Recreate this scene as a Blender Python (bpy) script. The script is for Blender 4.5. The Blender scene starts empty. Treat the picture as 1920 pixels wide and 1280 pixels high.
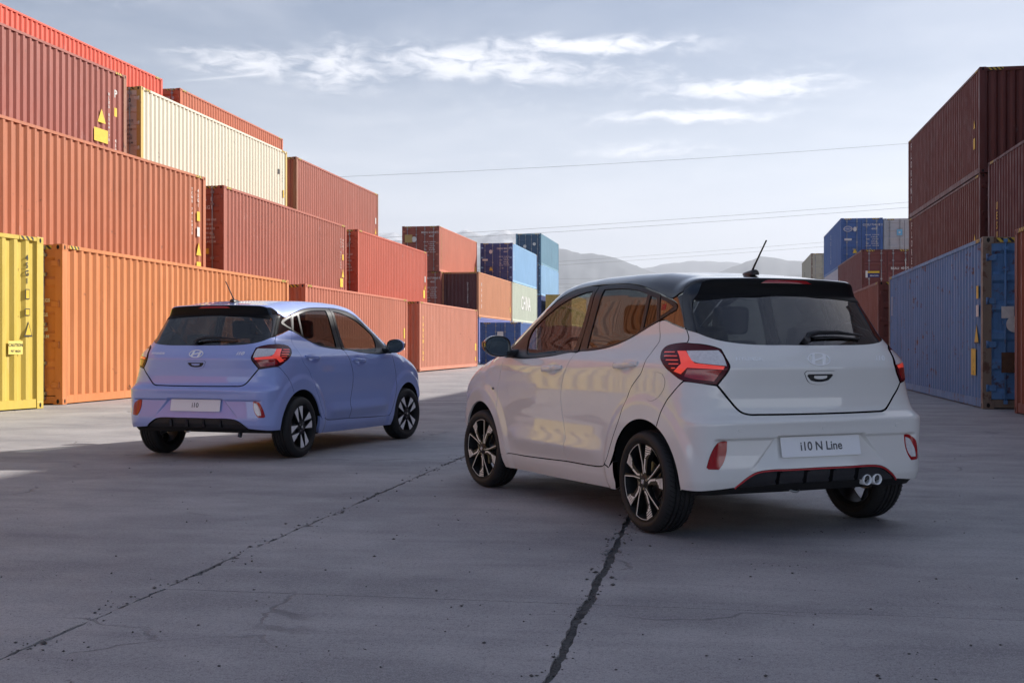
import bpy, bmesh, math, random
import numpy as np
from mathutils import Vector, Matrix
from mathutils.geometry import delaunay_2d_cdt
R = math.radians
random.seed(7)
scene = bpy.context.scene
COL = scene.collection
# ---------------- camera ----------------
cam_d = bpy.data.cameras.new('camera'); cam = bpy.data.objects.new('camera', cam_d); COL.objects.link(cam)
cam.location = (0, 0, 1.065); cam.rotation_euler = (R(90), 0, 0)
cam_d.sensor_width = 36.0; cam_d.lens = 42.0; cam_d.shift_y = 8 / 1920.0
cam_d.clip_start = .05; cam_d.clip_end = 60000
scene.camera = cam
# ---------------- sun and sky ----------------
SUN_AZ, SUN_EL = R(62.0), R(29.5)          # azimuth clockwise from +Y (straight ahead), elevation
sd = Vector((math.sin(SUN_AZ) * math.cos(SUN_EL), math.cos(SUN_AZ) * math.cos(SUN_EL), math.sin(SUN_EL)))
sun_d = bpy.data.lights.new('sun', 'SUN'); sun = bpy.data.objects.new('sun', sun_d); COL.objects.link(sun)
sun_d.energy = 2.3; sun_d.angle = R(.55); sun_d.color = (1.0, .95, .89)
sun.rotation_euler = (-sd).to_track_quat('-Z', 'Y').to_euler()
world = bpy.data.worlds.new('World'); scene.world = world; world.use_nodes = True
def build_sky():
    nt = world.node_tree; N = nt.nodes; L = nt.links
    for n in list(N): N.remove(n)
    out = N.new('ShaderNodeOutputWorld'); bg = N.new('ShaderNodeBackground'); bg.inputs[1].default_value = .14
    L.new(bg.outputs[0], out.inputs[0])
    sky = N.new('ShaderNodeTexSky'); sky.sky_type = 'NISHITA'; sky.sun_disc = False
    sky.sun_elevation = SUN_EL; sky.sun_rotation = SUN_AZ
    sky.air_density = 1.0; sky.dust_density = 2.2; sky.ozone_density = 2.0; sky.altitude = 600
    tc = N.new('ShaderNodeTexCoord'); sep = N.new('ShaderNodeSeparateXYZ'); L.new(tc.outputs['Generated'], sep.inputs[0])
    def m(op, a, b=None, c=None, clamp=False):
        n = N.new('ShaderNodeMath'); n.operation = op; n.use_clamp = clamp
        for i, v in enumerate((a, b, c)):
            if v is None: continue
            if isinstance(v, (int, float)): n.inputs[i].default_value = v
            else: L.new(v, n.inputs[i])
        return n.outputs[0]
    az = m('ARCTAN2', sep.outputs[0], sep.outputs[1]); el = m('ARCSINE', sep.outputs[2])
    zc = m('MAXIMUM', m('ADD', sep.outputs[2], .06), .02)
    cmb = N.new('ShaderNodeCombineXYZ')
    L.new(m('DIVIDE', sep.outputs[0], zc), cmb.inputs[0]); L.new(m('DIVIDE', sep.outputs[1], zc), cmb.inputs[1])
    aev = N.new('ShaderNodeCombineXYZ'); L.new(az, aev.inputs[0]); L.new(el, aev.inputs[1])
    def noise(vec, scale, detail, rough, sx=1, sy=1, dist=0, off=(0, 0, 0)):
        mp = N.new('ShaderNodeMapping'); mp.inputs['Scale'].default_value = (sx, sy, 1); mp.inputs['Location'].default_value = off
        L.new(vec, mp.inputs[0]); n = N.new('ShaderNodeTexNoise')
        n.inputs['Scale'].default_value = scale; n.inputs['Detail'].default_value = detail; n.inputs['Roughness'].default_value = rough
        n.inputs['Distortion'].default_value = dist
        L.new(mp.outputs[0], n.inputs[0]); return n.outputs[0]
    def ramp(v, lo, hi, a=0., b=1.):
        n = N.new('ShaderNodeMapRange'); n.interpolation_type = 'SMOOTHSTEP'
        L.new(v, n.inputs[0])
        for i, q in enumerate((lo, hi, a, b)): n.inputs[i + 1].default_value = q
        return n.outputs[0]
    # individual cirrus banks: azimuth, elevation, half width, half height, softness, weight
    banks = [(-.045, .232, .105, .015, .9), (.06, .245, .11, .009, .95), (-.145, .226, .045, .022, .85), (-.215, .228, .075, .013, .8), (.02, .225, .08, .012, .8),
             (.195, .208, .095, .0095, .95), (.15, .186, .085, .0058, 1.0), (.115, .162, .075, .0075, .75), (.105, .222, .09, .014, .5), (.23, .222, .05, .010, .35),
             (-.36, .278, .10, .018, .35), (.02, .150, .16, .010, .30), (-.02, .20, .14, .03, .22)]
    fine = noise(aev.outputs[0], 42, 6, .62, 1.0, 2.6, .6)
    mid = noise(aev.outputs[0], 15, 3, .6, 1.0, 3.0, .8, (3.1, 1.7, 0))
    wob = m('MULTIPLY', m('SUBTRACT', mid, .5), .020)
    tot = None
    for (a, e, w, h, wt) in banks:
        dx = m('DIVIDE', m('SUBTRACT', az, a), w); dy = m('DIVIDE', m('SUBTRACT', m('ADD', el, wob), e), h)
        r2 = m('ADD', m('MULTIPLY', dx, dx), m('MULTIPLY', dy, dy))
        g = m('MULTIPLY', m('EXPONENT', m('MULTIPLY', r2, -1.0)), wt)
        tot = g if tot is None else m('MAXIMUM', tot, g)
    dens = m('MULTIPLY', tot, ramp(m('ADD', m('MULTIPLY', fine, .75), m('MULTIPLY', tot, .28)), .40, .68))
    # general thin veil over the whole sky, denser low down
    veil = noise(cmb.outputs[0], 1.1, 4, .62, 1.0, 1.0, .8)
    vl = m('MULTIPLY', ramp(veil, .42, .75), ramp(el, .0, .5, .18, .30))
    low = ramp(el, .0, .27, .88, .0)
    streak = m('MULTIPLY', ramp(noise(aev.outputs[0], 6, 4, .6, .8, 5.0, .4, (1, 4, 0)), .40, .68), ramp(el, .05, .26, .45, .10))
    # contrail
    tx = m('SUBTRACT', az, -.238); ty = m('SUBTRACT', el, m('ADD', .2145, m('MULTIPLY', tx, .14)))
    ct = m('MULTIPLY', m('EXPONENT', m('MULTIPLY', m('POWER', m('DIVIDE', ty, .0009), 2.0), -1.0)), m('MULTIPLY', ramp(tx, -.055, .0), ramp(tx, .032, .036, 1, 0)))
    f1 = m('SUBTRACT', 1.0, m('MULTIPLY', m('SUBTRACT', 1.0, m('MULTIPLY', dens, .80)), m('MULTIPLY', m('SUBTRACT', 1.0, m('MULTIPLY', vl, .5)), m('MULTIPLY', m('SUBTRACT', 1.0, m('MULTIPLY', streak, .5)), m('SUBTRACT', 1.0, m('MULTIPLY', ct, .30))))))
    hs = N.new('ShaderNodeHueSaturation'); hs.inputs['Saturation'].default_value = 1.2; hs.inputs['Value'].default_value = .172; hs.inputs['Hue'].default_value = .505
    L.new(sky.outputs[0], hs.inputs['Color'])
    mx = N.new('ShaderNodeMix'); mx.data_type = 'RGBA'; L.new(low, mx.inputs[0]); L.new(hs.outputs[0], mx.inputs[6]); mx.inputs[7].default_value = (2.65, 2.8, 3.15, 1)
    mx2 = N.new('ShaderNodeMix'); mx2.data_type = 'RGBA'; L.new(f1, mx2.inputs[0]); L.new(mx.outputs[2], mx2.inputs[6]); mx2.inputs[7].default_value = (3.15, 3.12, 3.18, 1)
    L.new(mx2.outputs[2], bg.inputs[0])
build_sky()
world.cycles.sampling_method = 'MANUAL'; world.cycles.sample_map_resolution = 512
scene.view_settings.view_transform = 'Standard'; scene.view_settings.look = 'None'
scene.view_settings.exposure = 1.94; scene.view_settings.gamma = 1.0
scene.render.engine = 'CYCLES'
cy = scene.cycles
cy.max_bounces = 8; cy.diffuse_bounces = 3; cy.glossy_bounces = 4; cy.transmission_bounces = 6; cy.transparent_max_bounces = 16; cy.volume_bounces = 0
cy.use_denoising = True; cy.caustics_reflective = False; cy.caustics_refractive = False
try: cy.denoiser = 'OPENIMAGEDENOISE'
except Exception: pass
# ---------------- helpers ----------------
def link(o, parent=None):
    COL.objects.link(o)
    if parent is not None: o.parent = parent
    return o
def empty(name, loc=(0, 0, 0), rz=0, label=None, cat=None, group=None):
    o = bpy.data.objects.new(name, None); o.empty_display_size = .2; o.location = loc; o.rotation_euler = (0, 0, rz); COL.objects.link(o)
    if label: o['label'] = label
    if cat: o['category'] = cat
    if group: o['group'] = group
    return o
def tag(o, label=None, cat=None, group=None, kind=None):
    if label: o['label'] = label
    if cat: o['category'] = cat
    if group: o['group'] = group
    if kind: o['kind'] = kind
    return o
def part(name, mesh, mats, parent=None, loc=None, rot=None):
    o = bpy.data.objects.new(name, mesh)
    if not isinstance(mats, (list, tuple)): mats = [mats]
    while len(mesh.materials) < len(mats): mesh.materials.append(None)
    COL.objects.link(o)
    for i, m in enumerate(mats):
        o.material_slots[i].link = 'OBJECT'; o.material_slots[i].material = m
    if parent is not None: o.parent = parent
    if loc is not None: o.location = loc
    if rot is not None: o.rotation_euler = rot
    return o
class MB:
    """collects simple solids into one mesh"""
    def __init__(s): s.v = []; s.f = []; s.m = []; s.sm = []
    def add(s, vs, fs, mi=0, smooth=False):
        b = len(s.v); s.v += [tuple(p) for p in vs]
        for f in fs: s.f.append(tuple(i + b for i in f)); s.m.append(mi); s.sm.append(smooth)
    def box(s, x0, x1, y0, y1, z0, z1, mi=0, c=0):
        if c <= 0:
            vs = [(x, y, z) for z in (z0, z1) for y in (y0, y1) for x in (x0, x1)]
            s.add(vs, [(0, 2, 3, 1), (4, 5, 7, 6), (0, 1, 5, 4), (2, 6, 7, 3), (0, 4, 6, 2), (1, 3, 7, 5)], mi); return
        bm = bmesh.new(); bmesh.ops.create_cube(bm, size=1)
        for v in bm.verts: v.co = Vector(((x0 + x1) / 2 + v.co.x * (x1 - x0), (y0 + y1) / 2 + v.co.y * (y1 - y0), (z0 + z1) / 2 + v.co.z * (z1 - z0)))
        bmesh.ops.bevel(bm, geom=bm.edges[:] + bm.verts[:], offset=c, segments=2, affect='EDGES', profile=.5)
        s.bm(bm, mi)
    def bm(s, bm, mi=0, smooth=False):
        bm.verts.index_update(); s.add([v.co[:] for v in bm.verts], [[v.index for v in f.verts] for f in bm.faces], mi, smooth); bm.free()
    def tube(s, pts, r, n=8, mi=0, caps=True, smooth=True):
        pts = [Vector(p) for p in pts]; rs = r if isinstance(r, (list, tuple)) else [r] * len(pts)
        vs = []; fs = []; up = None
        for i, p in enumerate(pts):
            t = (pts[min(i + 1, len(pts) - 1)] - pts[max(i - 1, 0)]).normalized()
            if up is None: up = Vector((0, 0, 1)) if abs(t.z) < .9 else Vector((1, 0, 0))
            a = t.cross(up).normalized(); b = a.cross(t).normalized(); up = b
            for k in range(n):
                q = 2 * math.pi * k / n; vs.append(p + (a * math.cos(q) + b * math.sin(q)) * rs[i])
        for i in range(len(pts) - 1):
            for k in range(n):
                k2 = (k + 1) % n; fs.append((i * n + k, i * n + k2, (i + 1) * n + k2, (i + 1) * n + k))
        s.add(vs, fs, mi, smooth)
        if caps:
            s.add(vs[:n], [tuple(range(n))], mi); s.add(vs[-n:], [tuple(range(n))[::-1]], mi)
    def prism(s, poly, fn, d0, d1, mi=0):
        """2D polygon -> solid between depths d0 and d1 through fn(a, b, d)"""
        n = len(poly); vs = [fn(a, b, d0) for a, b in poly] + [fn(a, b, d1) for a, b in poly]
        s.add(vs, [tuple(range(n))[::-1], tuple(range(n, 2 * n))] + [(i, (i + 1) % n, n + (i + 1) % n, n + i) for i in range(n)], mi)
    def lathe(s, prof, n=48, axis='x', mi=0, smooth=True, closed=False):
        """profile [(r, h)] around the axis"""
        vs = []; m = len(prof)
        for k in range(n):
            q = 2 * math.pi * k / n; c, sn = math.cos(q), math.sin(q)
            for r, h in prof: vs.append((h, r * c, r * sn) if axis == 'x' else (r * c, r * sn, h))
        fs = []
        for k in range(n):
            k2 = (k + 1) % n
            for i in range(m if closed else m - 1):
                j = (i + 1) % m; fs.append((k * m + i, k * m + j, k2 * m + j, k2 * m + i))
        s.add(vs, fs, mi, smooth)
    def mesh(s, name, recalc=True, sharp=None):
        me = bpy.data.meshes.new(name); me.from_pydata(s.v, [], s.f)
        me.polygons.foreach_set('material_index', s.m); me.polygons.foreach_set('use_smooth', s.sm)
        for _ in range(max(s.m, default=0) + 1): me.materials.append(None)
        if recalc:
            bm = bmesh.new(); bm.from_mesh(me); bmesh.ops.remove_doubles(bm, verts=bm.verts, dist=1e-6); bmesh.ops.recalc_face_normals(bm, faces=bm.faces); bm.to_mesh(me); bm.free()
        if sharp is not None: me.set_sharp_from_angle(angle=R(sharp))
        me.update(); return me
# ---------------- text (built in font, turned into meshes) ----------------
_txt = {}
def text_mesh(s, size=1.0, depth=0.0, align='CENTER', space=1.0, line=1.0, res=2):
    k = (s, size, depth, align, space, line, res)
    if k in _txt: return _txt[k]
    c = bpy.data.curves.new('lettering', 'FONT'); c.body = s; c.size = size; c.extrude = depth; c.align_x = align; c.align_y = 'CENTER'
    c.space_character = space; c.space_line = line; c.resolution_u = res; c.offset = size * .018
    o = bpy.data.objects.new('lettering', c); COL.objects.link(o)
    dg = bpy.context.evaluated_depsgraph_get(); dg.update()
    me = bpy.data.meshes.new_from_object(o.evaluated_get(dg)); bpy.data.objects.remove(o); bpy.data.curves.remove(c)
    me.name = 'lettering'; me.materials.clear(); me.materials.append(None); _txt[k] = me
    return me
# ---------------- materials ----------------
def nodes(name):
    m = bpy.data.materials.new(name); m.use_nodes = True; nt = m.node_tree
    b = nt.nodes['Principled BSDF']; return m, nt, nt.nodes, nt.links, b
def rgb(h): return tuple(((int(h[i:i + 2], 16) / 255) / 12.92 if int(h[i:i + 2], 16) <= 10 else (((int(h[i:i + 2], 16) / 255) + .055) / 1.055) ** 2.4) for i in (0, 2, 4)) + (1,)
def simple(name, col, rough=.5, metal=0., coat=0., spec=.5, noise=0., nscale=30, bump=0., emis=0., trans=0., ior=1.45):
    m, nt, N, L, b = nodes(name)
    c = col if len(col) == 4 else tuple(col) + (1,)
    b.inputs['Base Color'].default_value = c; b.inputs['Roughness'].default_value = rough; b.inputs['Metallic'].default_value = metal
    b.inputs['Coat Weight'].default_value = coat; b.inputs['Coat Roughness'].default_value = .03; b.inputs['Specular IOR Level'].default_value = spec
    b.inputs['IOR'].default_value = ior; b.inputs['Transmission Weight'].default_value = trans
    if emis: b.inputs['Emission Color'].default_value = c; b.inputs['Emission Strength'].default_value = emis
    if noise or bump:
        tc = N.new('ShaderNodeTexCoord'); n = N.new('ShaderNodeTexNoise'); n.inputs['Scale'].default_value = nscale; n.inputs['Detail'].default_value = 5
        L.new(tc.outputs['Object'], n.inputs[0])
        if noise:
            mr = N.new('ShaderNodeMapRange'); L.new(n.outputs[0], mr.inputs[0]); mr.inputs[3].default_value = 1 - noise; mr.inputs[4].default_value = 1 + noise
            mx = N.new('ShaderNodeMix'); mx.data_type = 'RGBA'; mx.blend_type = 'MULTIPLY'; mx.inputs[0].default_value = 1
            mx.inputs[6].default_value = c; L.new(mr.outputs[0], mx.inputs[7]); L.new(mx.outputs[2], b.inputs['Base Color'])
        if bump:
            bp = N.new('ShaderNodeBump'); bp.inputs['Strength'].default_value = bump; bp.inputs['Distance'].default_value = .01
            L.new(n.outputs[0], bp.inputs['Height']); L.new(bp.outputs[0], b.inputs['Normal'])
    return m
def container_paint(name, col, rust=.25, fade=.18, rough=.55):
    """weathered container enamel: faded patches, rain streaks, chips and rust"""
    m, nt, N, L, b = nodes(name); c = tuple(col[:3]) + (1,)
    tc = N.new('ShaderNodeTexCoord'); oi = N.new('ShaderNodeObjectInfo')
    vm = N.new('ShaderNodeVectorMath'); vm.operation = 'MULTIPLY_ADD'; cx = N.new('ShaderNodeCombineXYZ')
    for i in range(3): L.new(oi.outputs['Random'], cx.inputs[i])
    L.new(cx.outputs[0], vm.inputs[0]); vm.inputs[1].default_value = (37, 53, 0); L.new(tc.outputs['Object'], vm.inputs[2])
    def noise(scale, sc, detail=5, rough=.6):
        mp = N.new('ShaderNodeMapping'); mp.inputs['Scale'].default_value = sc; L.new(vm.outputs[0], mp.inputs[0])
        n = N.new('ShaderNodeTexNoise'); n.inputs['Scale'].default_value = scale; n.inputs['Detail'].default_value = detail; n.inputs['Roughness'].default_value = rough
        L.new(mp.outputs[0], n.inputs[0]); return n.outputs[0]
    def rng(v, lo, hi, a=0., b_=1.):
        n = N.new('ShaderNodeMapRange'); n.interpolation_type = 'SMOOTHSTEP'; L.new(v, n.inputs[0])
        for i, q in enumerate((lo, hi, a, b_)): n.inputs[i + 1].default_value = q
        return n.outputs[0]
    def mul(a, b_):
        n = N.new('ShaderNodeMath'); n.operation = 'MULTIPLY'; L.new(a, n.inputs[0])
        if isinstance(b_, float): n.inputs[1].default_value = b_
        else: L.new(b_, n.inputs[1])
        return n.outputs[0]
    def mix(fac, a, b_):
        n = N.new('ShaderNodeMix'); n.data_type = 'RGBA'; L.new(fac, n.inputs[0])
        for i, q in ((6, a), (7, b_)):
            if isinstance(q, tuple): n.inputs[i].default_value = q
            else: L.new(q, n.inputs[i])
        return n.outputs[2]
    lt = tuple(min(1, q * 1.22 + .02) for q in c[:3]) + (1,); dk = tuple(q * .72 for q in c[:3]) + (1,)
    col1 = mix(mul(rng(noise(.9, (1, 1, .5)), .35, .75), fade * 1.9), c, lt)
    col2 = mix(mul(rng(noise(7, (1, 1, .05), 6), .50, .72), fade * 1.9), col1, dk)
    col2 = mix(mul(rng(noise(16, (1, 1, .03), 4), .60, .75), fade * 1.1), col2, lt)
    scf = mul(rng(noise(1.7, (1, 1, .45), 8, .68), .63, .66), rng(noise(11, (1, 1, .25), 4), .45, .6))
    col2 = mix(mul(scf, .40), col2, tuple(min(1, q * .8 + .16) for q in c[:3]) + (1,))
    spots = rng(noise(3.2, (1, 1, 1), 9, .72), .665 - rust * .09, .70 - rust * .06)
    run = mul(rng(noise(9, (1, 1, .04), 3), .60, .70), rng(noise(1.2, (1, 1, 1), 4), .50, .68))
    rs = N.new('ShaderNodeMath'); rs.operation = 'MAXIMUM'; L.new(mul(spots, .85), rs.inputs[0]); L.new(mul(run, min(.9, rust * 1.1)), rs.inputs[1])
    rustc = mix(noise(18, (1, 1, 1)), (.055, .022, .012, 1), (.16, .065, .030, 1))
    col3 = mix(rs.outputs[0], col2, rustc)
    L.new(col3, b.inputs['Base Color'])
    L.new(rng(noise(5, (1, 1, .4)), .2, .8, rough - .12, rough + .15), b.inputs['Roughness'])
    bp = N.new('ShaderNodeBump'); bp.inputs['Strength'].default_value = .25; bp.inputs['Distance'].default_value = .012
    L.new(noise(2.2, (1, 1, .6), 6), bp.inputs['Height']); L.new(bp.outputs[0], b.inputs['Normal'])
    return m
# ---------------- ground ----------------
ROW = R(9.7)                                   # the yard's grid runs 9.7 degrees to the right of straight ahead
def yard(s, t, z=0.): return (s * math.cos(ROW) + t * math.sin(ROW), -s * math.sin(ROW) + t * math.cos(ROW), z)
def concrete(name, tint=(1, 1, 1), seed=0.):
    m, nt, N, L, b = nodes(name)
    tc = N.new('ShaderNodeTexCoord')
    rot = N.new('ShaderNodeMapping'); rot.inputs['Rotation'].default_value = (0, 0, ROW); rot.inputs['Location'].default_value = (seed, seed * .7, 0); L.new(tc.outputs['Object'], rot.inputs[0])
    def noise(scale, sc=(1, 1, 1), detail=6, rough=.6, dist=0):
        mp = N.new('ShaderNodeMapping'); mp.inputs['Scale'].default_value = sc; L.new(rot.outputs[0], mp.inputs[0])
        n = N.new('ShaderNodeTexNoise'); n.inputs['Scale'].default_value = scale; n.inputs['Detail'].default_value = detail; n.inputs['Roughness'].default_value = rough; n.inputs['Distortion'].default_value = dist
        L.new(mp.outputs[0], n.inputs[0]); return n.outputs[0]
    def rng(v, lo, hi, a=0., b_=1.):
        n = N.new('ShaderNodeMapRange'); n.interpolation_type = 'SMOOTHSTEP'; L.new(v, n.inputs[0])
        for i, q in enumerate((lo, hi, a, b_)): n.inputs[i + 1].default_value = q
        return n.outputs[0]
    def mm(op, a, b_):
        n = N.new('ShaderNodeMath'); n.operation = op
        for i, q in enumerate((a, b_)):
            if isinstance(q, (int, float)): n.inputs[i].default_value = q
            else: L.new(q, n.inputs[i])
        return n.outputs[0]
    def mix(fac, a, b_):
        n = N.new('ShaderNodeMix'); n.data_type = 'RGBA'; L.new(fac, n.inputs[0])
        for i, q in ((6, a), (7, b_)):
            if isinstance(q, tuple): n.inputs[i].default_value = q
            else: L.new(q, n.inputs[i])
        return n.outputs[2]
    t = lambda *q: tuple(q[i] * tint[i] for i in range(3)) + (1,)
    base = mix(rng(noise(.55, (1, 1.6, 1), 7, .62), .32, .70), t(.245, .235, .235), t(.42, .40, .385))
    base = mix(mm('MULTIPLY', rng(noise(2.6, (.22, 1.9, 1), 6, .65), .50, .74), .55), base, t(.21, .20, .205))       # sweeping marks across the slabs
    base = mix(mm('MULTIPLY', rng(noise(1.3, (.35, 1.3, 1), 5, .6, .5), .52, .76), .5), base, t(.45, .43, .41))
    base = mix(mm('MULTIPLY', rng(noise(26, (1, 1, 1), 4, .7), .55, .8), .5), base, t(.17, .165, .165))
    grn = noise(52, (1, 1, 1), 3, .75)
    base = mix(rng(grn, .50, .66, 0, .45), base, t(.15, .145, .15)); base = mix(rng(grn, .34, .48, .35, 0), base, t(.46, .44, .425))
    fine = noise(170, (1, 1, 1), 3, .7)
    base = mix(rng(fine, .51, .68, 0, .75), base, t(.12, .115, .115)); base = mix(rng(fine, .33, .49, .55, 0), base, t(.5, .48, .46))
    vo = N.new('ShaderNodeTexVoronoi'); vo.inputs['Scale'].default_value = 5.5; vo.inputs['Randomness'].default_value = 1; L.new(rot.outputs[0], vo.inputs[0])
    pit = mm('MULTIPLY', rng(vo.outputs['Distance'], .035, .06, 1, 0), rng(noise(3.3), .52, .60))
    base = mix(mm('MULTIPLY', pit, .45), base, t(.05, .048, .05))
    oil = rng(noise(.33, (1, 1, 1), 4, .5), .60, .74)
    base = mix(mm('MULTIPLY', oil, .35), base, t(.16, .155, .16))
    # hairline cracks
    v2 = N.new('ShaderNodeTexVoronoi'); v2.feature = 'DISTANCE_TO_EDGE'; v2.inputs['Scale'].default_value = .34
    wv = N.new('ShaderNodeVectorMath'); wv.operation = 'MULTIPLY_ADD'; nz = N.new('ShaderNodeTexNoise'); nz.inputs['Scale'].default_value = 2.2; nz.inputs['Detail'].default_value = 6; L.new(rot.outputs[0], nz.inputs[0])
    L.new(nz.outputs['Color'], wv.inputs[0]); wv.inputs[1].default_value = (.55, .55, .0); L.new(rot.outputs[0], wv.inputs[2]); L.new(wv.outputs[0], v2.inputs[0])
    crack = mm('MULTIPLY', rng(v2.outputs['Distance'], .0015, .005, 1, 0), rng(noise(.8, (1, 1, 1), 2), .52, .60))
    base = mix(mm('MULTIPLY', crack, .40), base, t(.06, .058, .06))
    L.new(base, b.inputs['Base Color'])
    L.new(rng(noise(4, (1, 1, 1)), .3, .7, .60, .88), b.inputs['Roughness']); b.inputs['Specular IOR Level'].default_value = .35
    h = mm('SUBTRACT', mm('ADD', mm('MULTIPLY', noise(90, (1, 1, 1), 4, .7), .5), mm('MULTIPLY', noise(9, (1, 1, 1), 5), .6)), mm('ADD', mm('MULTIPLY', pit, 1.5), mm('MULTIPLY', crack, 2.0)))
    bp = N.new('ShaderNodeBump'); bp.inputs['Strength'].default_value = .55; bp.inputs['Distance'].default_value = .006; L.new(h, bp.inputs['Height']); L.new(bp.outputs[0], b.inputs['Normal'])
    return m
M_conc = concrete('yard_concrete', (1.10, 1.105, 1.13)); M_ground = concrete('outer_ground', (1.10, 1.105, 1.13), 3.)
M_crumb = simple('crumbled_concrete', (.22, .21, .205), .9, noise=.6, nscale=50, bump=1.0)
M_tar = simple('crumbled_tar', (.10, .095, .092), .9, noise=.6, nscale=60, bump=1.0)
g = MB(); S = 26000
g.add([(-S, -300, -.03), (S, -300, -.03), (S, 26000, -.03), (-S, 26000, -.03)], [(0, 1, 2, 3)])
ground = tag(part('ground', g.mesh('ground', False), M_ground), kind='structure')
# slabs with chipped edges: joints at s = J2, J1 (along the yard) and t = JT (across)
rnd = random.Random(3)
def rough_line(p, q, amp, step=.035, seed=1):
    r = random.Random(seed); n = max(2, int(math.dist(p, q) / step)); o = []; w = 0; slow = [r.uniform(-1, 1) for _ in range(n // 12 + 3)]
    for i in range(n + 1):
        a = i / n; k = i / 12; s0 = slow[int(k)] * (1 - k % 1) + slow[int(k) + 1] * (k % 1)
        w = .55 * w + r.uniform(-1, 1); d = (s0 * .8 + w * .5) * amp
        if r.random() < .06: d -= abs(r.gauss(0, 1)) * amp * 1.6
        dx, dy = q[0] - p[0], q[1] - p[1]; l = math.hypot(dx, dy)
        o.append((p[0] + dx * a - dy / l * d, p[1] + dy * a + dx / l * d))
    return o
# joint positions in yard coordinates
def to_yard(X, Y): return (X * math.cos(ROW) - Y * math.sin(ROW), X * math.sin(ROW) + Y * math.cos(ROW))
J1 = to_yard(.42, 5.6)[0]; J2 = to_yard(-1.30, 6.6)[0]; JT = to_yard(.70, 4.86)[1]
T0, T1, TS = -9., 46., 11.7
def slab(edges):
    b = MB(); poly = []
    for e in edges: poly += e[:-1]
    n = len(poly); vs = [yard(s, t, 0) for s, t in poly] + [yard(s, t, -.06) for s, t in poly]
    b.add(vs, [tuple(range(n))] + [(i, n + i, n + (i + 1) % n, (i + 1) % n) for i in range(n)])
    me = b.mesh('slab', False)
    bm = bmesh.new(); bm.from_mesh(me); bmesh.ops.recalc_face_normals(bm, faces=bm.faces)
    bmesh.ops.triangulate(bm, faces=[f for f in bm.faces if len(f.verts) > 4], quad_method='BEAUTY', ngon_method='EAR_CLIP'); bm.to_mesh(me); bm.free()
    return part('slab', me, M_conc, ground)
W1, W2, W3 = .017, .006, .0035
A = rough_line((J2 - W2, T1), (J2 - W2, T0), .015, .04, 11); slab([[(-24, T0), (-24, T1)], [(-24, T1), (J2 - W2, T1)], A, [(J2 - W2, T0), (-24, T0)]])
def col(x0, x1, s0, s1, sd):
    for k, (ta, tb, ga, gb) in enumerate(((T0, JT, 0, W3), (JT, TS, W3, W3), (TS, 22.2, W3, W3), (22.2, T1, W3, 0))):
        e0 = rough_line((x0, ta + ga), (x0, tb - gb), s0, .04, sd + k); e1 = rough_line((x1, tb - gb), (x1, ta + ga), s1, .04, sd + 20 + k)
        top = rough_line(e0[-1], e1[0], .0016, .05, sd + 40 + k); bot = rough_line(e1[-1], e0[0], .0016, .05, sd + 60 + k)
        slab([e0, top, e1, bot])
col(J2 + W2, J1 - W1, .016, .013, 100); col(J1 + W1, 26., .014, 0.0001, 200)
fl = MB()
def strip(s0, s1, ta, tb, z, n=240):
    r = random.Random(int(abs(s0) * 1000)); vs = []
    for i in range(n + 1):
        t = ta + (tb - ta) * i / n
        for k in range(4): vs.append(yard(s0 + (s1 - s0) * k / 3, t, z + r.uniform(-.006, .006)))
    fl.add(vs, [(i * 4 + k, i * 4 + k + 1, i * 4 + k + 5, i * 4 + k + 4) for i in range(n) for k in range(3)])
strip(J1 - .11, J1 + .11, T0, T1, -.012, 700)
part('joint_filler', fl.mesh('joint_filler', False), M_tar, ground)
fl = MB(); strip(J2 - .12, J2 + .12, T0, T1, -.011, 700)
part('joint_filler', fl.mesh('joint_filler', False), M_crumb, ground)
fl = MB()
for t in (JT, TS, 22.2): fl.add([yard(J2, t - .05, -.012), yard(26, t - .05, -.012), yard(26, t + .05, -.012), yard(J2, t + .05, -.012)], [(0, 1, 2, 3)])
part('joint_filler', fl.mesh('joint_filler', False), M_tar, ground)
# worn painted line across the yard
M_line = simple('line_paint', (.55, .54, .52), .7, noise=.25, nscale=9)
pl = MB(); pl.add([(-2.9, 22.5, .004), (3.2, 22.42, .004), (3.2, 22.6, .004), (-2.9, 22.68, .004)], [(0, 1, 2, 3)])
tag(part('painted_line', pl.mesh('painted_line', False), M_line), kind='structure')
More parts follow.
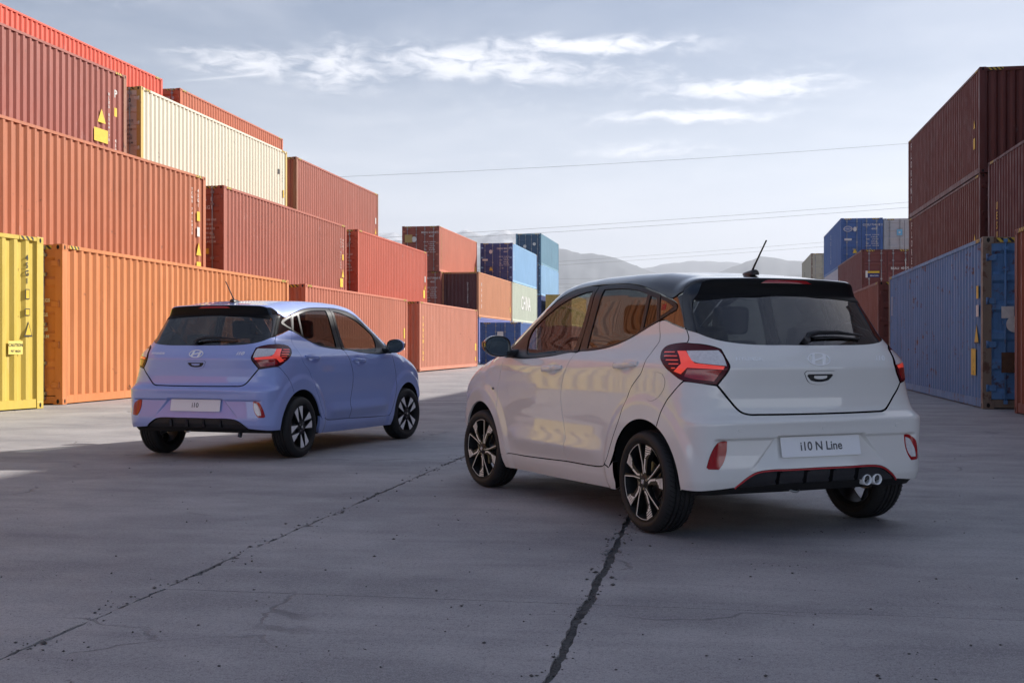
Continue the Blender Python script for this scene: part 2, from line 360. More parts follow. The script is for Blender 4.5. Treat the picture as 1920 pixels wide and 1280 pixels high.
# loose grit and pebbles lying on the slabs, crumbs along the two wide joints
def grit():
    r = random.Random(5); b = MB()
    ico = [(0, 0, 1), (.9, 0, .3), (.28, .86, .3), (-.73, .53, .3), (-.73, -.53, .3), (.28, -.86, .3), (0, 0, -.6)]
    fc = [(0, 1, 2), (0, 2, 3), (0, 3, 4), (0, 4, 5), (0, 5, 1), (6, 2, 1), (6, 3, 2), (6, 4, 3), (6, 5, 4), (6, 1, 5)]
    def stone(x, y, s, z=0):
        a = r.uniform(0, 6.3); c, sn = math.cos(a), math.sin(a); ex = r.uniform(.7, 1.5); vs = []
        for p in ico:
            j = [q * (1 + r.uniform(-.3, .3)) * s for q in p]; vs.append((x + (j[0] * c - j[1] * sn) * ex, y + j[0] * sn + j[1] * c, z + max(j[2], -.3 * s) * .7 + s * .15))
        b.add(vs, fc)
    for _ in range(620):
        t = 3.2 + 17 * r.random() ** 1.9; lim = t * .46; x = r.uniform(-lim, lim); stone(x, t, .0016 + abs(r.gauss(0, .0032)))
    for _ in range(34):                                   # clusters
        t = 3.6 + 10 * r.random() ** 1.5; x = r.uniform(-.44, .44) * t
        for _ in range(r.randint(4, 14)): stone(x + r.gauss(0, .12), t + r.gauss(0, .2), .0014 + abs(r.gauss(0, .0026)))
    for j, wd, n in ((J1, .034, 1500), (J2, .05, 900)):
        for _ in range(n):
            t = 3 + 13 * r.random(); p = yard(j + r.gauss(0, wd), t); stone(p[0], p[1], .002 + abs(r.gauss(0, .0038)), -.008 if r.random() < .6 else 0)
    return b.mesh('gravel', False)
M_grit = simple('grit', (.10, .092, .088), .9, noise=.85, nscale=14)
tag(part('gravel', grit(), M_grit), 'dark grit and pebbles scattered over the concrete slabs', 'gravel', kind='stuff')
# ---------------- shipping containers ----------------
CW = 2.438; HW = CW / 2; HC = 2.896
_cm = {}
def cached(key, fn):
    if key not in _cm: _cm[key] = fn()
    return _cm[key]
M_rubber = simple('door_gasket', (.02, .02, .022), .7)
M_steel = simple('galvanised_bar', (.33, .33, .33), .45, .6, noise=.2, nscale=8)
M_hole = simple('casting_hole', (.012, .011, .010), .9)
def stripes_mat():
    m, nt, N, L, b = nodes('hazard_stripes'); tc = N.new('ShaderNodeTexCoord'); sp = N.new('ShaderNodeSeparateXYZ'); L.new(tc.outputs['Object'], sp.inputs[0])
    a = N.new('ShaderNodeMath'); a.operation = 'ADD'; L.new(sp.outputs[0], a.inputs[0]); L.new(sp.outputs[1], a.inputs[1])
    c = N.new('ShaderNodeMath'); c.operation = 'ADD'; L.new(a.outputs[0], c.inputs[0]); L.new(sp.outputs[2], c.inputs[1])
    d = N.new('ShaderNodeMath'); d.operation = 'MULTIPLY'; L.new(c.outputs[0], d.inputs[0]); d.inputs[1].default_value = 8.5
    f = N.new('ShaderNodeMath'); f.operation = 'FRACT'; L.new(d.outputs[0], f.inputs[0]); g_ = N.new('ShaderNodeMath'); g_.operation = 'GREATER_THAN'; L.new(f.outputs[0], g_.inputs[0]); g_.inputs[1].default_value = .5
    mx = N.new('ShaderNodeMix'); mx.data_type = 'RGBA'; L.new(g_.outputs[0], mx.inputs[0]); mx.inputs[6].default_value = (.02, .018, .015, 1); mx.inputs[7].default_value = (.62, .42, .04, 1); L.new(mx.outputs[2], b.inputs['Base Color']); b.inputs['Roughness'].default_value = .6
    return m
M_haz = stripes_mat()
M_white = simple('marking_white', (.62, .61, .58), .6, noise=.25, nscale=9); M_black = simple('marking_black', (.03, .03, .03), .6)
M_yel = simple('marking_yellow', (.68, .46, .035), .6, noise=.2, nscale=7); M_gold = simple('marking_gold', (.45, .30, .10), .6)
M_navy = simple('sticker_navy', (.015, .02, .12), .5); M_sky = simple('sticker_light_blue', (.16, .42, .62), .5); M_rustplate = simple('rusted_plate', (.10, .05, .028), .85, noise=.5, nscale=14)
def corr(length, z0, z1, pitch=.278, depth=.044, n=None):
    """corrugated sheet along +a, outward +b"""
    n = n or max(1, round(length / pitch)); p = length / n; prof = []
    for i in range(n):
        a = i * p; prof += [(a, 0), (a + p * .26, 0), (a + p * .5, -depth), (a + p * .76, -depth)]
    prof.append((length, 0)); return prof
def side_mesh(L, H, sx):
    b = MB(); l = L - .30; pr = corr(l, 0, 0); vs = []
    for a, d in pr: vs += [(sx * (HW - .010 + d), -l / 2 + a, .155), (sx * (HW - .010 + d), -l / 2 + a, H - .055)]
    b.add(vs, [(2 * i, 2 * i + 2, 2 * i + 3, 2 * i + 1) for i in range(len(pr) - 1)]); return b.mesh('side_wall', False)
def end_mesh(L, H, sy):
    b = MB(); l = CW - .26; pr = corr(l, 0, 0, .25, .045); vs = []
    for a, d in pr: vs += [(-l / 2 + a, sy * (L / 2 - .025 + d), .14), (-l / 2 + a, sy * (L / 2 - .025 + d), H - .10)]
    b.add(vs, [(2 * i, 2 * i + 2, 2 * i + 3, 2 * i + 1) for i in range(len(pr) - 1)]); return b.mesh('end_wall', False)
def roof_mesh(L, H):
    b = MB(); l = L - .2; pr = corr(l, 0, 0, .21, .02); vs = []
    for a, d in pr: vs += [(-HW + .05, -l / 2 + a, H - .012 + d), (HW - .05, -l / 2 + a, H - .012 + d)]
    b.add(vs, [(2 * i, 2 * i + 2, 2 * i + 3, 2 * i + 1) for i in range(len(pr) - 1)]); return b.mesh('roof', False)
def box_mesh(name, *a, c=0): 
    b = MB(); b.box(*a, c=c); return b.mesh(name)
def casting_mesh():
    b = MB(); b.box(-.089, .089, -.081, .081, -.059, .059, c=.006)
    def oval(fn, w, h):
        pts = [(w * math.cos(q) * .5, h * math.sin(q) * .5) for q in [i * math.pi / 7 for i in range(14)]]
        b.add([fn(p, q) for p, q in pts], [tuple(range(14))], 1)
    for s in (-1, 1):
        oval(lambda p, q: (s * .0905, p, q), .050, .080); oval(lambda p, q: (p, s * .0825, q), .055, .080)
    return b.mesh('corner_casting', False)
def door_mesh(H, s):
    """one door leaf, local origin on the container axis; s = -1 left, +1 right leaf"""
    b = MB(); x0, x1 = (.012, HW - .085); z0, z1 = .165, H - .115; n = 5; fr = .075
    zs = [z0 + fr + i * (z1 - z0 - 2 * fr) / n for i in range(n + 1)]
    def q(xa, xb, za, zb, ya, yb=None):
        yb = ya if yb is None else yb
        b.add([(s * xa, ya, za), (s * xb, ya, za), (s * xb, yb, zb), (s * xa, yb, zb)], [(0, 1, 2, 3)])
    y0 = -.012; rec = .034
    q(x0, x0 + fr, z0, z1, y0); q(x1 - fr, x1, z0, z1, y0); q(x0 + fr, x1 - fr, z0, z0 + fr, y0); q(x0 + fr, x1 - fr, z1 - fr, z1, y0)
    xa, xb = x0 + fr, x1 - fr
    for i in range(n):
        a, c = zs[i], zs[i + 1]; d = c - a
        q(xa, xb, a, a + d * .10, y0); q(xa, xb, a + d * .10, a + d * .20, y0, y0 + rec); q(xa, xb, a + d * .20, a + d * .80, y0 + rec); q(xa, xb, a + d * .80, a + d * .90, y0 + rec, y0); q(xa, xb, a + d * .90, c, y0)
        for xx in (xa, xb): b.add([(s * xx, y0, a + d * .10), (s * xx, y0 + rec, a + d * .20), (s * xx, y0 + rec, a + d * .80), (s * xx, y0, a + d * .90)], [(0, 1, 2, 3)])
    b.box(min(s * x0, s * x1), max(s * x0, s * x1), .03, .05, z0, z1); return b.mesh('door')
def bar_mesh(H, x):
    b = MB(); b.tube([(x, -.045, .10), (x, -.045, H - .06)], .0185, 8)
    for z in (.20, .75, 1.45, H - .55, H - .20): b.box(x - .045, x + .045, -.062, -.010, z - .03, z + .03)
    b.box(x - .03, x + .03, -.07, -.02, .085, .15); b.box(x - .03, x + .03, -.07, -.02, H - .10, H - .04)
    return b.mesh('locking_bar')
def handle_mesh(x, s):
    b = MB(); b.tube([(x, -.06, 1.02), (x + s * .18, -.075, 1.03), (x + s * .30, -.075, 1.03)], .012, 6); b.box(x + s * .2 - .03, x + s * .2 + .03, -.06, -.01, .98, 1.08); return b.mesh('handle')
def hinge_mesh(s):
    b = MB(); b.box(min(s * (HW - .22), s * (HW - .06)), max(s * (HW - .22), s * (HW - .06)), -.035, -.006, -.05, .05, c=.006); b.tube([(s * (HW - .075), -.03, -.06), (s * (HW - .075), -.03, .06)], .022, 8); return b.mesh('hinge')
def mark(t, mesh, mat, where, a, z, off=.006):
    """flat marking on the right side ('R'), left side ('L') or near end ('N'); a = distance along the face from its centre"""
    L, H = t['_L'], t['_H']
    o = part('marking', mesh, mat, t)
    if mesh.name.startswith('lettering'): o['kind'] = 'stuff'
    if where == 'R': o.location = (HW - .006 + off, a, z); o.rotation_euler = (R(90), 0, R(90))
    elif where == 'L': o.location = (-HW + .006 - off, a, z); o.rotation_euler = (R(90), 0, R(-90))
    else: o.location = (a, -L / 2 - .03 - off, z); o.rotation_euler = (R(90), 0, 0)
    return o
def plate_mesh(w, h, k=0):
    def f():
        b = MB()
        if k == 3: b.add([(-w / 2, -h / 2, 0), (w / 2, -h / 2, 0), (0, h / 2, 0)], [(0, 1, 2)])
        elif k == 9: b.add([(w / 2 * math.cos(q), h / 2 * math.sin(q), 0) for q in [i * math.pi / 12 for i in range(24)]], [tuple(range(24))])
        else: b.add([(-w / 2, -h / 2, 0), (w / 2, -h / 2, 0), (w / 2, h / 2, 0), (-w / 2, h / 2, 0)], [(0, 1, 2, 3)])
        return b.mesh('marking', False)
    return cached(('plate', w, h, k), f)
def stack_text(s): return '\n'.join(s)
GROUPS = {}
def container(label, paint, corner, P, yaw, tier, L=12.192, H=HC, end='door', far_given=False, post=None, detail=2, haz=True, group=None, base=None):
    """corner 'R'/'L': which near top edge P=(X, Y) marks (far edge when far_given)"""
    e1 = Vector((math.sin(R(yaw)), math.cos(R(yaw)))); e2 = Vector((math.cos(R(yaw)), -math.sin(R(yaw))))
    c = Vector(P) + e1 * (L / 2) * (-1 if far_given else 1) + e2 * HW * (-1 if corner == 'R' else 1)
    z = (tier - 1) * HC if base is None else base
    t = empty('shipping_container', (c.x, c.y, z + .004), -R(yaw), label, 'container', group)
    t['_L'] = L; t['_H'] = H; post = post or paint
    for sx in (-1, 1):
        part('side_wall', cached(('side', L, H, sx), lambda: side_mesh(L, H, sx)), paint, t)
        part('top_rail', cached(('tr', L, H, sx), lambda: box_mesh('top_rail', min(sx * HW, sx * (HW - .06)), max(sx * HW, sx * (HW - .06)), -L / 2 + .17, L / 2 - .17, H - .075, H - .010)), paint, t)
        part('bottom_rail', cached(('br', L, H, sx), lambda: box_mesh('bottom_rail', min(sx * (HW - .012), sx * (HW - .07)), max(sx * (HW - .012), sx * (HW - .07)), -L / 2 + .17, L / 2 - .17, .018, .165)), paint, t)
        for sy in (-1, 1):
            part('corner_post', cached(('cp', L, H, sx, sy), lambda: box_mesh('corner_post', min(sx * (HW - .002), sx * (HW - .14)), max(sx * (HW - .002), sx * (HW - .14)), min(sy * (L / 2 - .002), sy * (L / 2 - .16)), max(sy * (L / 2 - .002), sy * (L / 2 - .16)), .11, H - .11)), post, t)
            for z_ in (.059, H - .059):
                part('corner_casting', cached('cast', casting_mesh), [post, M_hole], t, (sx * (HW - .089), sy * (L / 2 - .081), z_))
    part('roof', cached(('roof', L, H), lambda: roof_mesh(L, H)), paint, t)
    for sy in (-1, 1):
        part('end_header', cached(('eh', L, H, sy), lambda: box_mesh('end_header', -HW + .15, HW - .15, min(sy * (L / 2 - .01), sy * (L / 2 - .10)), max(sy * (L / 2 - .01), sy * (L / 2 - .10)), H - .115, H - .012)), post, t)
        part('end_sill', cached(('es', L, H, sy), lambda: box_mesh('end_sill', -HW + .15, HW - .15, min(sy * (L / 2 - .01), sy * (L / 2 - .12)), max(sy * (L / 2 - .01), sy * (L / 2 - .12)), .02, .15)), post, t)
    part('floor', cached(('fl', L), lambda: box_mesh('floor', -HW + .08, HW - .08, -L / 2 + .13, L / 2 - .13, .10, .14)), M_rubber, t)
    part('end_wall', cached(('end', L, H, 1 if end == 'door' else -1), lambda: end_mesh(L, H, 1 if end == 'door' else -1)), paint, t)
    if end != 'door': part('end_wall', cached(('end', L, H, 1), lambda: end_mesh(L, H, 1)), paint, t)
    if end == 'door':
        for s in (-1, 1):
            d = part('door', cached(('door', H, s), lambda: door_mesh(H, s)), paint, t, (0, -L / 2 + .03, 0))
            if detail:
                for xx in (.28, .86): part('locking_bar', cached(('bar', H, s * xx), lambda: bar_mesh(H, s * xx)), M_steel if detail < 3 else paint, d)
                part('handle', cached(('hd', s), lambda: handle_mesh(s * .28, s)), M_steel if detail < 3 else paint, d)
                if detail > 1:
                    for k in range(4): part('hinge', cached(('hinge', s), lambda: hinge_mesh(s)), paint, d, (0, 0, .35 + k * (H - .7) / 3))
        part('door_gasket', cached(('gk', L, H), lambda: box_mesh('door_gasket', -HW + .10, HW - .10, -L / 2 + .06, -L / 2 + .075, .15, H - .10)), M_rubber, t)
    if haz:
        for s in (-1, 1):
            o = part('hazard_marking', cached(('hz', 0), lambda: box_mesh('hazard_marking', -.20, .20, -.003, .003, -.035, .035)), M_haz, t, (s * (HW - .42), -L / 2 + .006, H - .060))
            for sy in (-1, 1): part('hazard_marking', cached(('hz', 1), lambda: box_mesh('hazard_marking', -.003, .003, -.17, .17, -.03, .03)), M_haz, t, (s * (HW + .002), sy * (L / 2 - .42), H - .043))
    return t
def door_text(t, number, code='45G1', mat=M_white, small=True):
    H = t['_H']
    mark(t, text_mesh(number, .17), mat, 'N', .62, H - .42); mark(t, text_mesh(code, .15), mat, 'N', .72, H - .66)
    if small:
        for k, s in enumerate(('MAX.GR.  32.500 KGS', '         71.650 LBS', 'TARE      3.940 KGS', '          8.690 LBS', 'NET      28.560 KGS', 'CU.CAP.   76.4 CU.M')):
            mark(t, text_mesh(s, .085), mat, 'N', .60, H - 1.02 - k * .13)
def side_stack(t, where, a, z, s, size=.20, mat=M_white): mark(t, text_mesh(stack_text(s), size, line=.95), mat, where, a, z)
P_ = container_paint
ORANGE = P_('enamel_orange', (.54, .185, .055), .35, .30); BRICK = P_('enamel_brick', (.39, .118, .045), .30, .30); MAROON = P_('enamel_maroon', (.27, .060, .036), .22, .2)
ROSE = P_('enamel_rose_brown', (.33, .092, .055), .30, .22); RED = P_('enamel_bright_red', (.60, .06, .02), .10, .10); REDO = P_('enamel_red_orange', (.45, .11, .04), .2, .15)
SALMON = P_('enamel_faded_salmon', (.52, .20, .125), .18, .22); SALMON2 = P_('enamel_salmon', (.48, .15, .085), .15, .2); VERM = P_('enamel_vermilion', (.44, .085, .042), .15, .2)
CREAM = P_('enamel_cream', (.64, .60, .47), .16, .12); YELLOW = P_('enamel_yellow', (.60, .44, .075), .05, .14, .45)
NAVY = P_('enamel_navy', (.030, .055, .20), .15, .2); TEAL = P_('enamel_teal', (.11, .24, .33), .3, .22); SKYB = P_('enamel_light_blue', (.22, .40, .60), .25, .2)
MINT = P_('enamel_mint', (.48, .52, .42), .25, .2); BLUE = P_('enamel_blue', (.085, .205, .41), .95, .34); COBALT = P_('enamel_cobalt', (.05, .12, .32), .25, .2)
DRED = P_('enamel_dark_red', (.105, .022, .016), .25, .18); WINE = P_('enamel_wine', (.085, .016, .018), .2, .15); GREY = P_('enamel_grey', (.42, .42, .43), .15, .15)
BEIGE = P_('enamel_beige', (.40, .37, .29), .55, .22); MUST = P_('enamel_mustard', (.42, .28, .07), .3, .2); LILAC = P_('enamel_pale_grey', (.48, .48, .52), .1, .1); BRN = P_('enamel_red_brown', (.17, .045, .03), .3, .2)
RUSTP = P_('rusty_frame', (.20, .15, .11), 1.4, .35); CREAMP = P_('ochre_frame', (.50, .36, .10), .5, .25)
LG = 'containers in the stepped stack behind the blue car'
# --- left stack, bottom tier ---
t = container('bright yellow container with black stencilled warnings on its side', YELLOW, 'R', (-7.96, 20.3), 17.5, 1, far_given=True, group=LG)
side_stack(t, 'R', 5.69, 2.33, '45G1', .135, M_black); mark(t, plate_mesh(.10, .17), M_black, 'R', 5.70, 1.92); mark(t, plate_mesh(.075, .14), M_yel, 'R', 5.70, 1.92, .009); mark(t, plate_mesh(.12, .12), M_black, 'R', 5.70, 1.62); mark(t, plate_mesh(.09, .09), M_yel, 'R', 5.70, 1.62, .009)
mark(t, plate_mesh(.20, .26, 3), M_black, 'R', 5.72, 1.34); mark(t, plate_mesh(.145, .19, 3), M_yel, 'R', 5.72, 1.335, .009)
mark(t, plate_mesh(.34, .22), simple('sticker_pale_yellow', (.80, .64, .16), .5), 'R', 5.42, 1.03, .003); mark(t, text_mesh('CAUTION', .075), M_black, 'R', 5.42, 1.07); mark(t, text_mesh("9'6\" HIGH", .055), M_black, 'R', 5.42, .97)
t = container('orange container at ground level right behind the blue car', ORANGE, 'R', (-8.09, 21.5), 8.6, 1, group=LG); door_text(t, '8 0')
side_stack(t, 'R', 5.55, 1.72, 'TRLU', .16); side_stack(t, 'R', 5.75, 1.62, '45G1', .13)
t = container('salmon pink container at ground level beyond the orange one', SALMON2, 'R', (-6.12, 35.4), 9.3, 1, end='wall', group=LG)
mark(t, plate_mesh(.16, .4), M_yel, 'R', 5.6, 1.55); mark(t, plate_mesh(.10, .3), M_white, 'R', 5.6, 1.05)
t = container('pale salmon container ending the ground row, tall yellow lettering', SALMON, 'R', (-3.80, 49.2), 9.6, 1, end='wall', group=LG)
side_stack(t, 'R', -5.5, 1.35, 'YANGMING', .25, M_yel); mark(t, plate_mesh(.3, .35), M_yel, 'R', 5.6, 1.0); mark(t, plate_mesh(.2, .2), M_yel, 'R', 5.6, .4)
# --- second tier, one row back ---
t = container('long rust orange container on the second tier above the orange one', BRICK, 'R', (-8.61, 33.6), 11.3, 2, far_given=True, group=LG)
side_stack(t, 'R', 5.25, 1.85, 'TCNU 7416830', .115); side_stack(t, 'R', 5.62, 2.25, '45G1', .14); mark(t, plate_mesh(.18, .26), M_yel, 'R', 5.64, 1.75); mark(t, plate_mesh(.16, .26), M_white, 'R', 5.64, 1.32)
mark(t, plate_mesh(.30, .36, 3), M_yel, 'R', 5.66, .85); mark(t, plate_mesh(.26, .34), M_yel, 'R', 5.66, .32)
t = container('rose brown container on the second tier with door numbers 1296 1', ROSE, 'R', (-8.49, 35.2), 9.2, 2, group=LG); door_text(t, '1296  1'); mark(t, plate_mesh(.30, .16), M_yel, 'N', .62, .95)
side_stack(t, 'R', 5.35, 1.75, 'CAIU 8261296', .105); side_stack(t, 'R', 5.62, 2.1, '45G1', .13); mark(t, plate_mesh(.16, .22), M_yel, 'R', 5.62, 1.62); mark(t, plate_mesh(.28, .32, 3), M_yel, 'R', 5.62, 1.0); mark(t, plate_mesh(.36, .34), M_yel, 'R', 5.45, .62)
t = container('vermilion container on the second tier with door numbers 82090 3', VERM, 'R', (-6.25, 48.5), 9.2, 2, group=LG); door_text(t, '82090  3'); mark(t, plate_mesh(.30, .16), M_yel, 'N', .62, .95)
mark(t, plate_mesh(.36, .40), M_yel, 'R', 5.45, .75); mark(t, plate_mesh(.16, .3), M_white, 'R', 5.65, 1.5); mark(t, plate_mesh(.2, .26, 3), M_yel, 'R', 5.65, 1.12)
# --- third tier ---
t = container('maroon container on the third tier with yellow warning stickers', MAROON, 'R', (-10.9, 33.8), 11.6, 3, far_given=True, post=P_('maroon_rusty', (.26, .10, .05), .9, .3), group=LG)
side_stack(t, 'R', 5.15, 1.55, 'HLXU 8264170', .12); side_stack(t, 'R', 5.5, .75, '45G1', .14); mark(t, text_mesh('P', .3), M_white, 'R', 5.5, 2.25); mark(t, plate_mesh(.14, .24), M_yel, 'R', 5.5, 1.75); mark(t, plate_mesh(.42, .38, 3), M_yel, 'R', 4.78, 1.52); mark(t, plate_mesh(.70, .36), M_yel, 'R', 4.75, .98)
t = container('cream white container on the third tier with ochre end posts', CREAM, 'R', (-10.9, 35.1), 9.6, 3, post=CREAMP, group=LG); door_text(t, '17643  0', '45G1', M_black)
mark(t, plate_mesh(.10, .30), M_yel, 'R', 5.7, 1.2); mark(t, plate_mesh(.18, .20), M_black, 'R', 5.2, 2.0); side_stack(t, 'R', 5.55, 1.9, '17643', .12, M_black)
t = container('dark brick container on the third tier with a corrugated blank end', ROSE, 'R', (-8.69, 48.2), 9.2, 3, end='wall', post=P_('brick_dark', (.25, .10, .05), .5, .3), group=LG)
side_stack(t, 'N', -.35, 1.6, 'TGHU 9263187', .13); mark(t, plate_mesh(.34, .36), M_yel, 'R', 5.4, .62); mark(t, plate_mesh(.2, .3, 3), M_yel, 'R', 5.62, 1.0); mark(t, plate_mesh(.14, .3), M_white, 'R', 5.62, 1.5)
# --- fourth tier ---
t = container('bright red container on the top tier at the tall end', RED, 'R', (-13.8, 47.2), 10.3, 4, far_given=True, group=LG); mark(t, text_mesh('HAMBURG', .5), M_white, 'R', 4.2, 1.4)
t = container('red orange container on the top tier behind the cream one', REDO, 'R', (-13.55, 48.8), 8.9, 4, group=LG); door_text(t, '828129  0', small=False)
# --- the same rows carry on towards the camera, beyond the picture's left edge ---
LN = 'near end of the stepped stack beside the yellow container'
for lab, pt, P, k in (('brick container low in the row behind the yellow one', BRICK, (-11.05, 21.5), 1), ('brown container on the second tier behind the yellow one', ROSE, (-11.05, 21.5), 2), ('maroon container low in the third row behind the yellow one', BRN, (-13.4, 21.7), 2),
                      ('orange container on the third tier beyond the yellow one', ORANGE, (-13.4, 21.7), 3), ('brick container low in the fourth row beyond the yellow one', BRICK, (-15.9, 34.9), 3), ('red container on the top tier beyond the yellow one', REDO, (-16.0, 34.9), 4),
                      ('salmon container behind the camera side end of the yellow one', SALMON2, (-13.5, 9.2), 1), ('vermilion container above the salmon one near the yellow one', VERM, (-13.5, 9.2), 2)):
    container(lab, pt, 'R', P, 11.3, k, far_given=True, detail=0, haz=False, group=LN)
# --- supporting containers inside the stepped stack (mostly hidden) ---
def under(P, yaw, tiers, far, paint, lab):
    for k in tiers: container(lab, paint, 'R', P, yaw, k, far_given=far, detail=0, haz=False, group='hidden lower containers of the stepped stack')
LU = 'red brown container buried in the lower tiers of the stepped stack'
under((-8.61, 33.6), 11.3, (1,), True, BRN, LU); under((-8.49, 35.2), 9.2, (1,), False, BRN, LU); under((-6.25, 48.5), 9.2, (1,), False, BRN, LU)
under((-11.1, 33.8), 11.3, (1, 2), True, BRN, LU); under((-10.95, 35.2), 9.3, (1, 2), False, BRN, LU); under((-8.75, 48.3), 9.2, (1, 2), False, BRN, LU)
under((-13.9, 47.1), 10.3, (1, 2, 3), True, BRN, LU); under((-13.6, 48.8), 8.9, (1, 2, 3), False, BRN, LU)
# --- distant stack in the gap between the cars ---
FG = 'containers in the far stacks at the end of the yard'
t = container('salmon container with shade-darkened maroon doors on top of the distant stack', SALMON2, 'R', (-4.63, 76), 9.7, 3, group=FG, post=MAROON); door_text(t, 'MSKU 612418 5'); mark(t, plate_mesh(.5, .5), M_gold, 'N', -.78, 2.1); mark(t, plate_mesh(.34, .36, 9), M_white, 'N', -.42, 2.05); side_stack(t, 'R', -5.4, 1.5, 'CLCENLINE', .22, M_gold); mark(t, plate_mesh(.3, .45), M_yel, 'R', 5.5, .8)
for o in list(t.children):
    if o.name.startswith('door'): o.material_slots[0].material = MAROON  # shade on the front end put into the door colour
t = container('maroon doored container right under the salmon one', MAROON, 'R', (-4.55, 76.2), 9.7, 2, group=FG); door_text(t, 'TGBU 719060 8')
t = container('apricot container beside it with white numbers on its blank, shade-darkened end', P_('enamel_apricot', (.52, .215, .10), .12, .2), 'R', (-2.12, 76.4), 9.8, 2, end='wall', group=FG); side_stack(t, 'N', .50, 1.55, 'DFSU7148260', .13); side_stack(t, 'R', -5.2, 1.45, 'Hapag', .35); mark(t, plate_mesh(.25, .3, 3), M_yel, 'N', .5, .35); mark(t, plate_mesh(.25, .2), M_yel, 'N', -.35, .35); mark(t, plate_mesh(.2, .4), M_yel, 'R', 5.6, .8)
for o in list(t.children):
    if o.name.startswith('end_wall') and o.data == _cm[('end', 12.192, HC, -1)]: o.material_slots[0].material = WINE  # near end wall recoloured darker, its shade painted in
container('dusky blue container under the apricot one', P_('enamel_violet_blue', (.16, .18, .42), .15, .2), 'R', (-2.12, 76.6), 9.8, 1, group=FG)
t = container('cobalt blue doored container standing alone before the distant stack', COBALT, 'R', (.52, 70), 9.8, 1, L=6.058, H=2.438, group=FG); mark(t, plate_mesh(.36, .3), M_white, 'N', .0, 1.75); mark(t, plate_mesh(.2, .3), M_white, 'N', -.55, 1.2)
t = container('light blue sided container with navy doors on the distant stack', SKYB, 'R', (.04, 88.6), 9.8, 3, group=FG, post=NAVY); door_text(t, 'CMAU 842171 2'); mark(t, plate_mesh(.25, .3, 9), M_white, 'N', -.42, 2.25); mark(t, plate_mesh(.4, .14), M_white, 'N', -.85, 1.65); mark(t, plate_mesh(.3, .3, 3), M_yel, 'N', -.40, 1.0); side_stack(t, 'R', -5.5, 1.55, 'CMACGM', .25)
for o in list(t.children):
    if o.name.startswith('door'): o.material_slots[0].material = NAVY
t = container('pale mint container with a big white painted word, distant stack', MINT, 'R', (.04, 88.8), 9.8, 2, group=FG); mark(t, text_mesh('CHINA', 1.5), M_white, 'R', .2, 1.45)
container('grey container under the pale mint one', GREY, 'R', (.04, 88.8), 9.8, 1, group=FG)
for k, (pt, lab) in {4: (TEAL, 'teal container topping the tallest distant stack'), 3: (SKYB, 'pale blue container under the teal one in the tallest distant stack'), 2: (NAVY, 'navy container low in the tallest distant stack'), 1: (TEAL, 'dull teal container at the foot of the tallest distant stack')}.items():
    t = container(lab, pt, 'R', (2.75, 112), 9.9, k, group=FG)
    for o in list(t.children):
        if o.name.startswith('door') and k > 2: o.material_slots[0].material = P_('enamel_deep_teal', (.035, .085, .16), .2, .2)
    if k == 4: mark(t, plate_mesh(.3, .3, 9), M_white, 'N', .55, 1.9); mark(t, plate_mesh(.3, .3, 9), M_white, 'N', -.35, 1.7)
container('mustard container beside the tallest distant stack', MUST, 'R', (5.5, 110), 9.9, 2, end='wall', group=FG); container('brown container under the mustard one', BRN, 'R', (5.5, 110), 9.9, 1, end='wall', group=FG)
# --- right hand side ---
RG_ = 'containers along the right side of the yard'
t = container('faded blue container with rust streaks and rusty doors by the white car', BLUE, 'L', (7.92, 20.1), 10.4, 1, post=RUSTP, detail=3, group=RG_)
mark(t, plate_mesh(.20, .20), M_white, 'N', -.83, 1.62); mark(t, plate_mesh(.27, .27, 9), M_white, 'N', -.72, 1.42); mark(t, plate_mesh(.42, .34), M_rustplate, 'N', -.72, .78)
mark(t, plate_mesh(.10, .50), M_white, 'L', 5.45, 2.1); mark(t, plate_mesh(.40, .46), M_yel, 'L', -5.30, .78); side_stack(t, 'L', -5.30, .80, 'A 1-H', .11, M_black)
mark(t, plate_mesh(.40, .36, 3), M_black, 'L', -5.58, 1.28); mark(t, plate_mesh(.32, .29, 3), M_yel, 'L', -5.58, 1.27, .009); mark(t, plate_mesh(.22, .20), M_white, 'L', -5.64, 1.66); mark(t, plate_mesh(.18, .22), M_yel, 'L', -5.64, 1.98)
container('red brown container next to the rusty blue doors', BRN, 'L', (7.95, 18.9), 10.0, 1, far_given=True, group=RG_)
t = container('dark red container with blank corrugated end, top of the right stack', DRED, 'L', (12.8, 32.7), 9.6, 3, end='wall', group=RG_); side_stack(t, 'L', 5.4, 1.6, 'FLORENS', .34); mark(t, plate_mesh(.22, .3), M_yel, 'L', -5.4, .9); mark(t, plate_mesh(.2, .25, 3), M_yel, 'L', -5.4, 1.45)
t = container('dark red container with white vertical lettering, middle of the right stack', DRED, 'L', (12.85, 32.8), 9.6, 2, group=RG_); side_stack(t, 'L', 5.4, 1.6, 'FLORENS', .34); mark(t, plate_mesh(.22, .2, 3), M_yel, 'L', -5.4, 1.2)
container('brown container at the foot of the right stack', BRN, 'L', (12.85, 32.8), 9.6, 1, detail=0, group=RG_)
t = container('wine red container on the second tier above the rusty blue one', WINE, 'L', (12.35, 31.0), 9.6, 2, far_given=True, group=RG_); side_stack(t, 'L', 5.1, 1.3, 'UESU', .26, M_yel)
container('brown container below the wine red one', BRN, 'L', (12.35, 31.0), 9.6, 1, far_given=True, detail=0, group=RG_)
container('dark red container at ground level beyond the rusty blue one', BRN, 'L', (10.42, 34.0), 10.0, 1, group=RG_)
t = container('dark red doored container with a navy flag sticker on two tiers', P_('enamel_oxide', (.14, .032, .028), .2, .2), 'L', (17.2, 58.8), 10.0, 2, group=RG_, post=DRED)
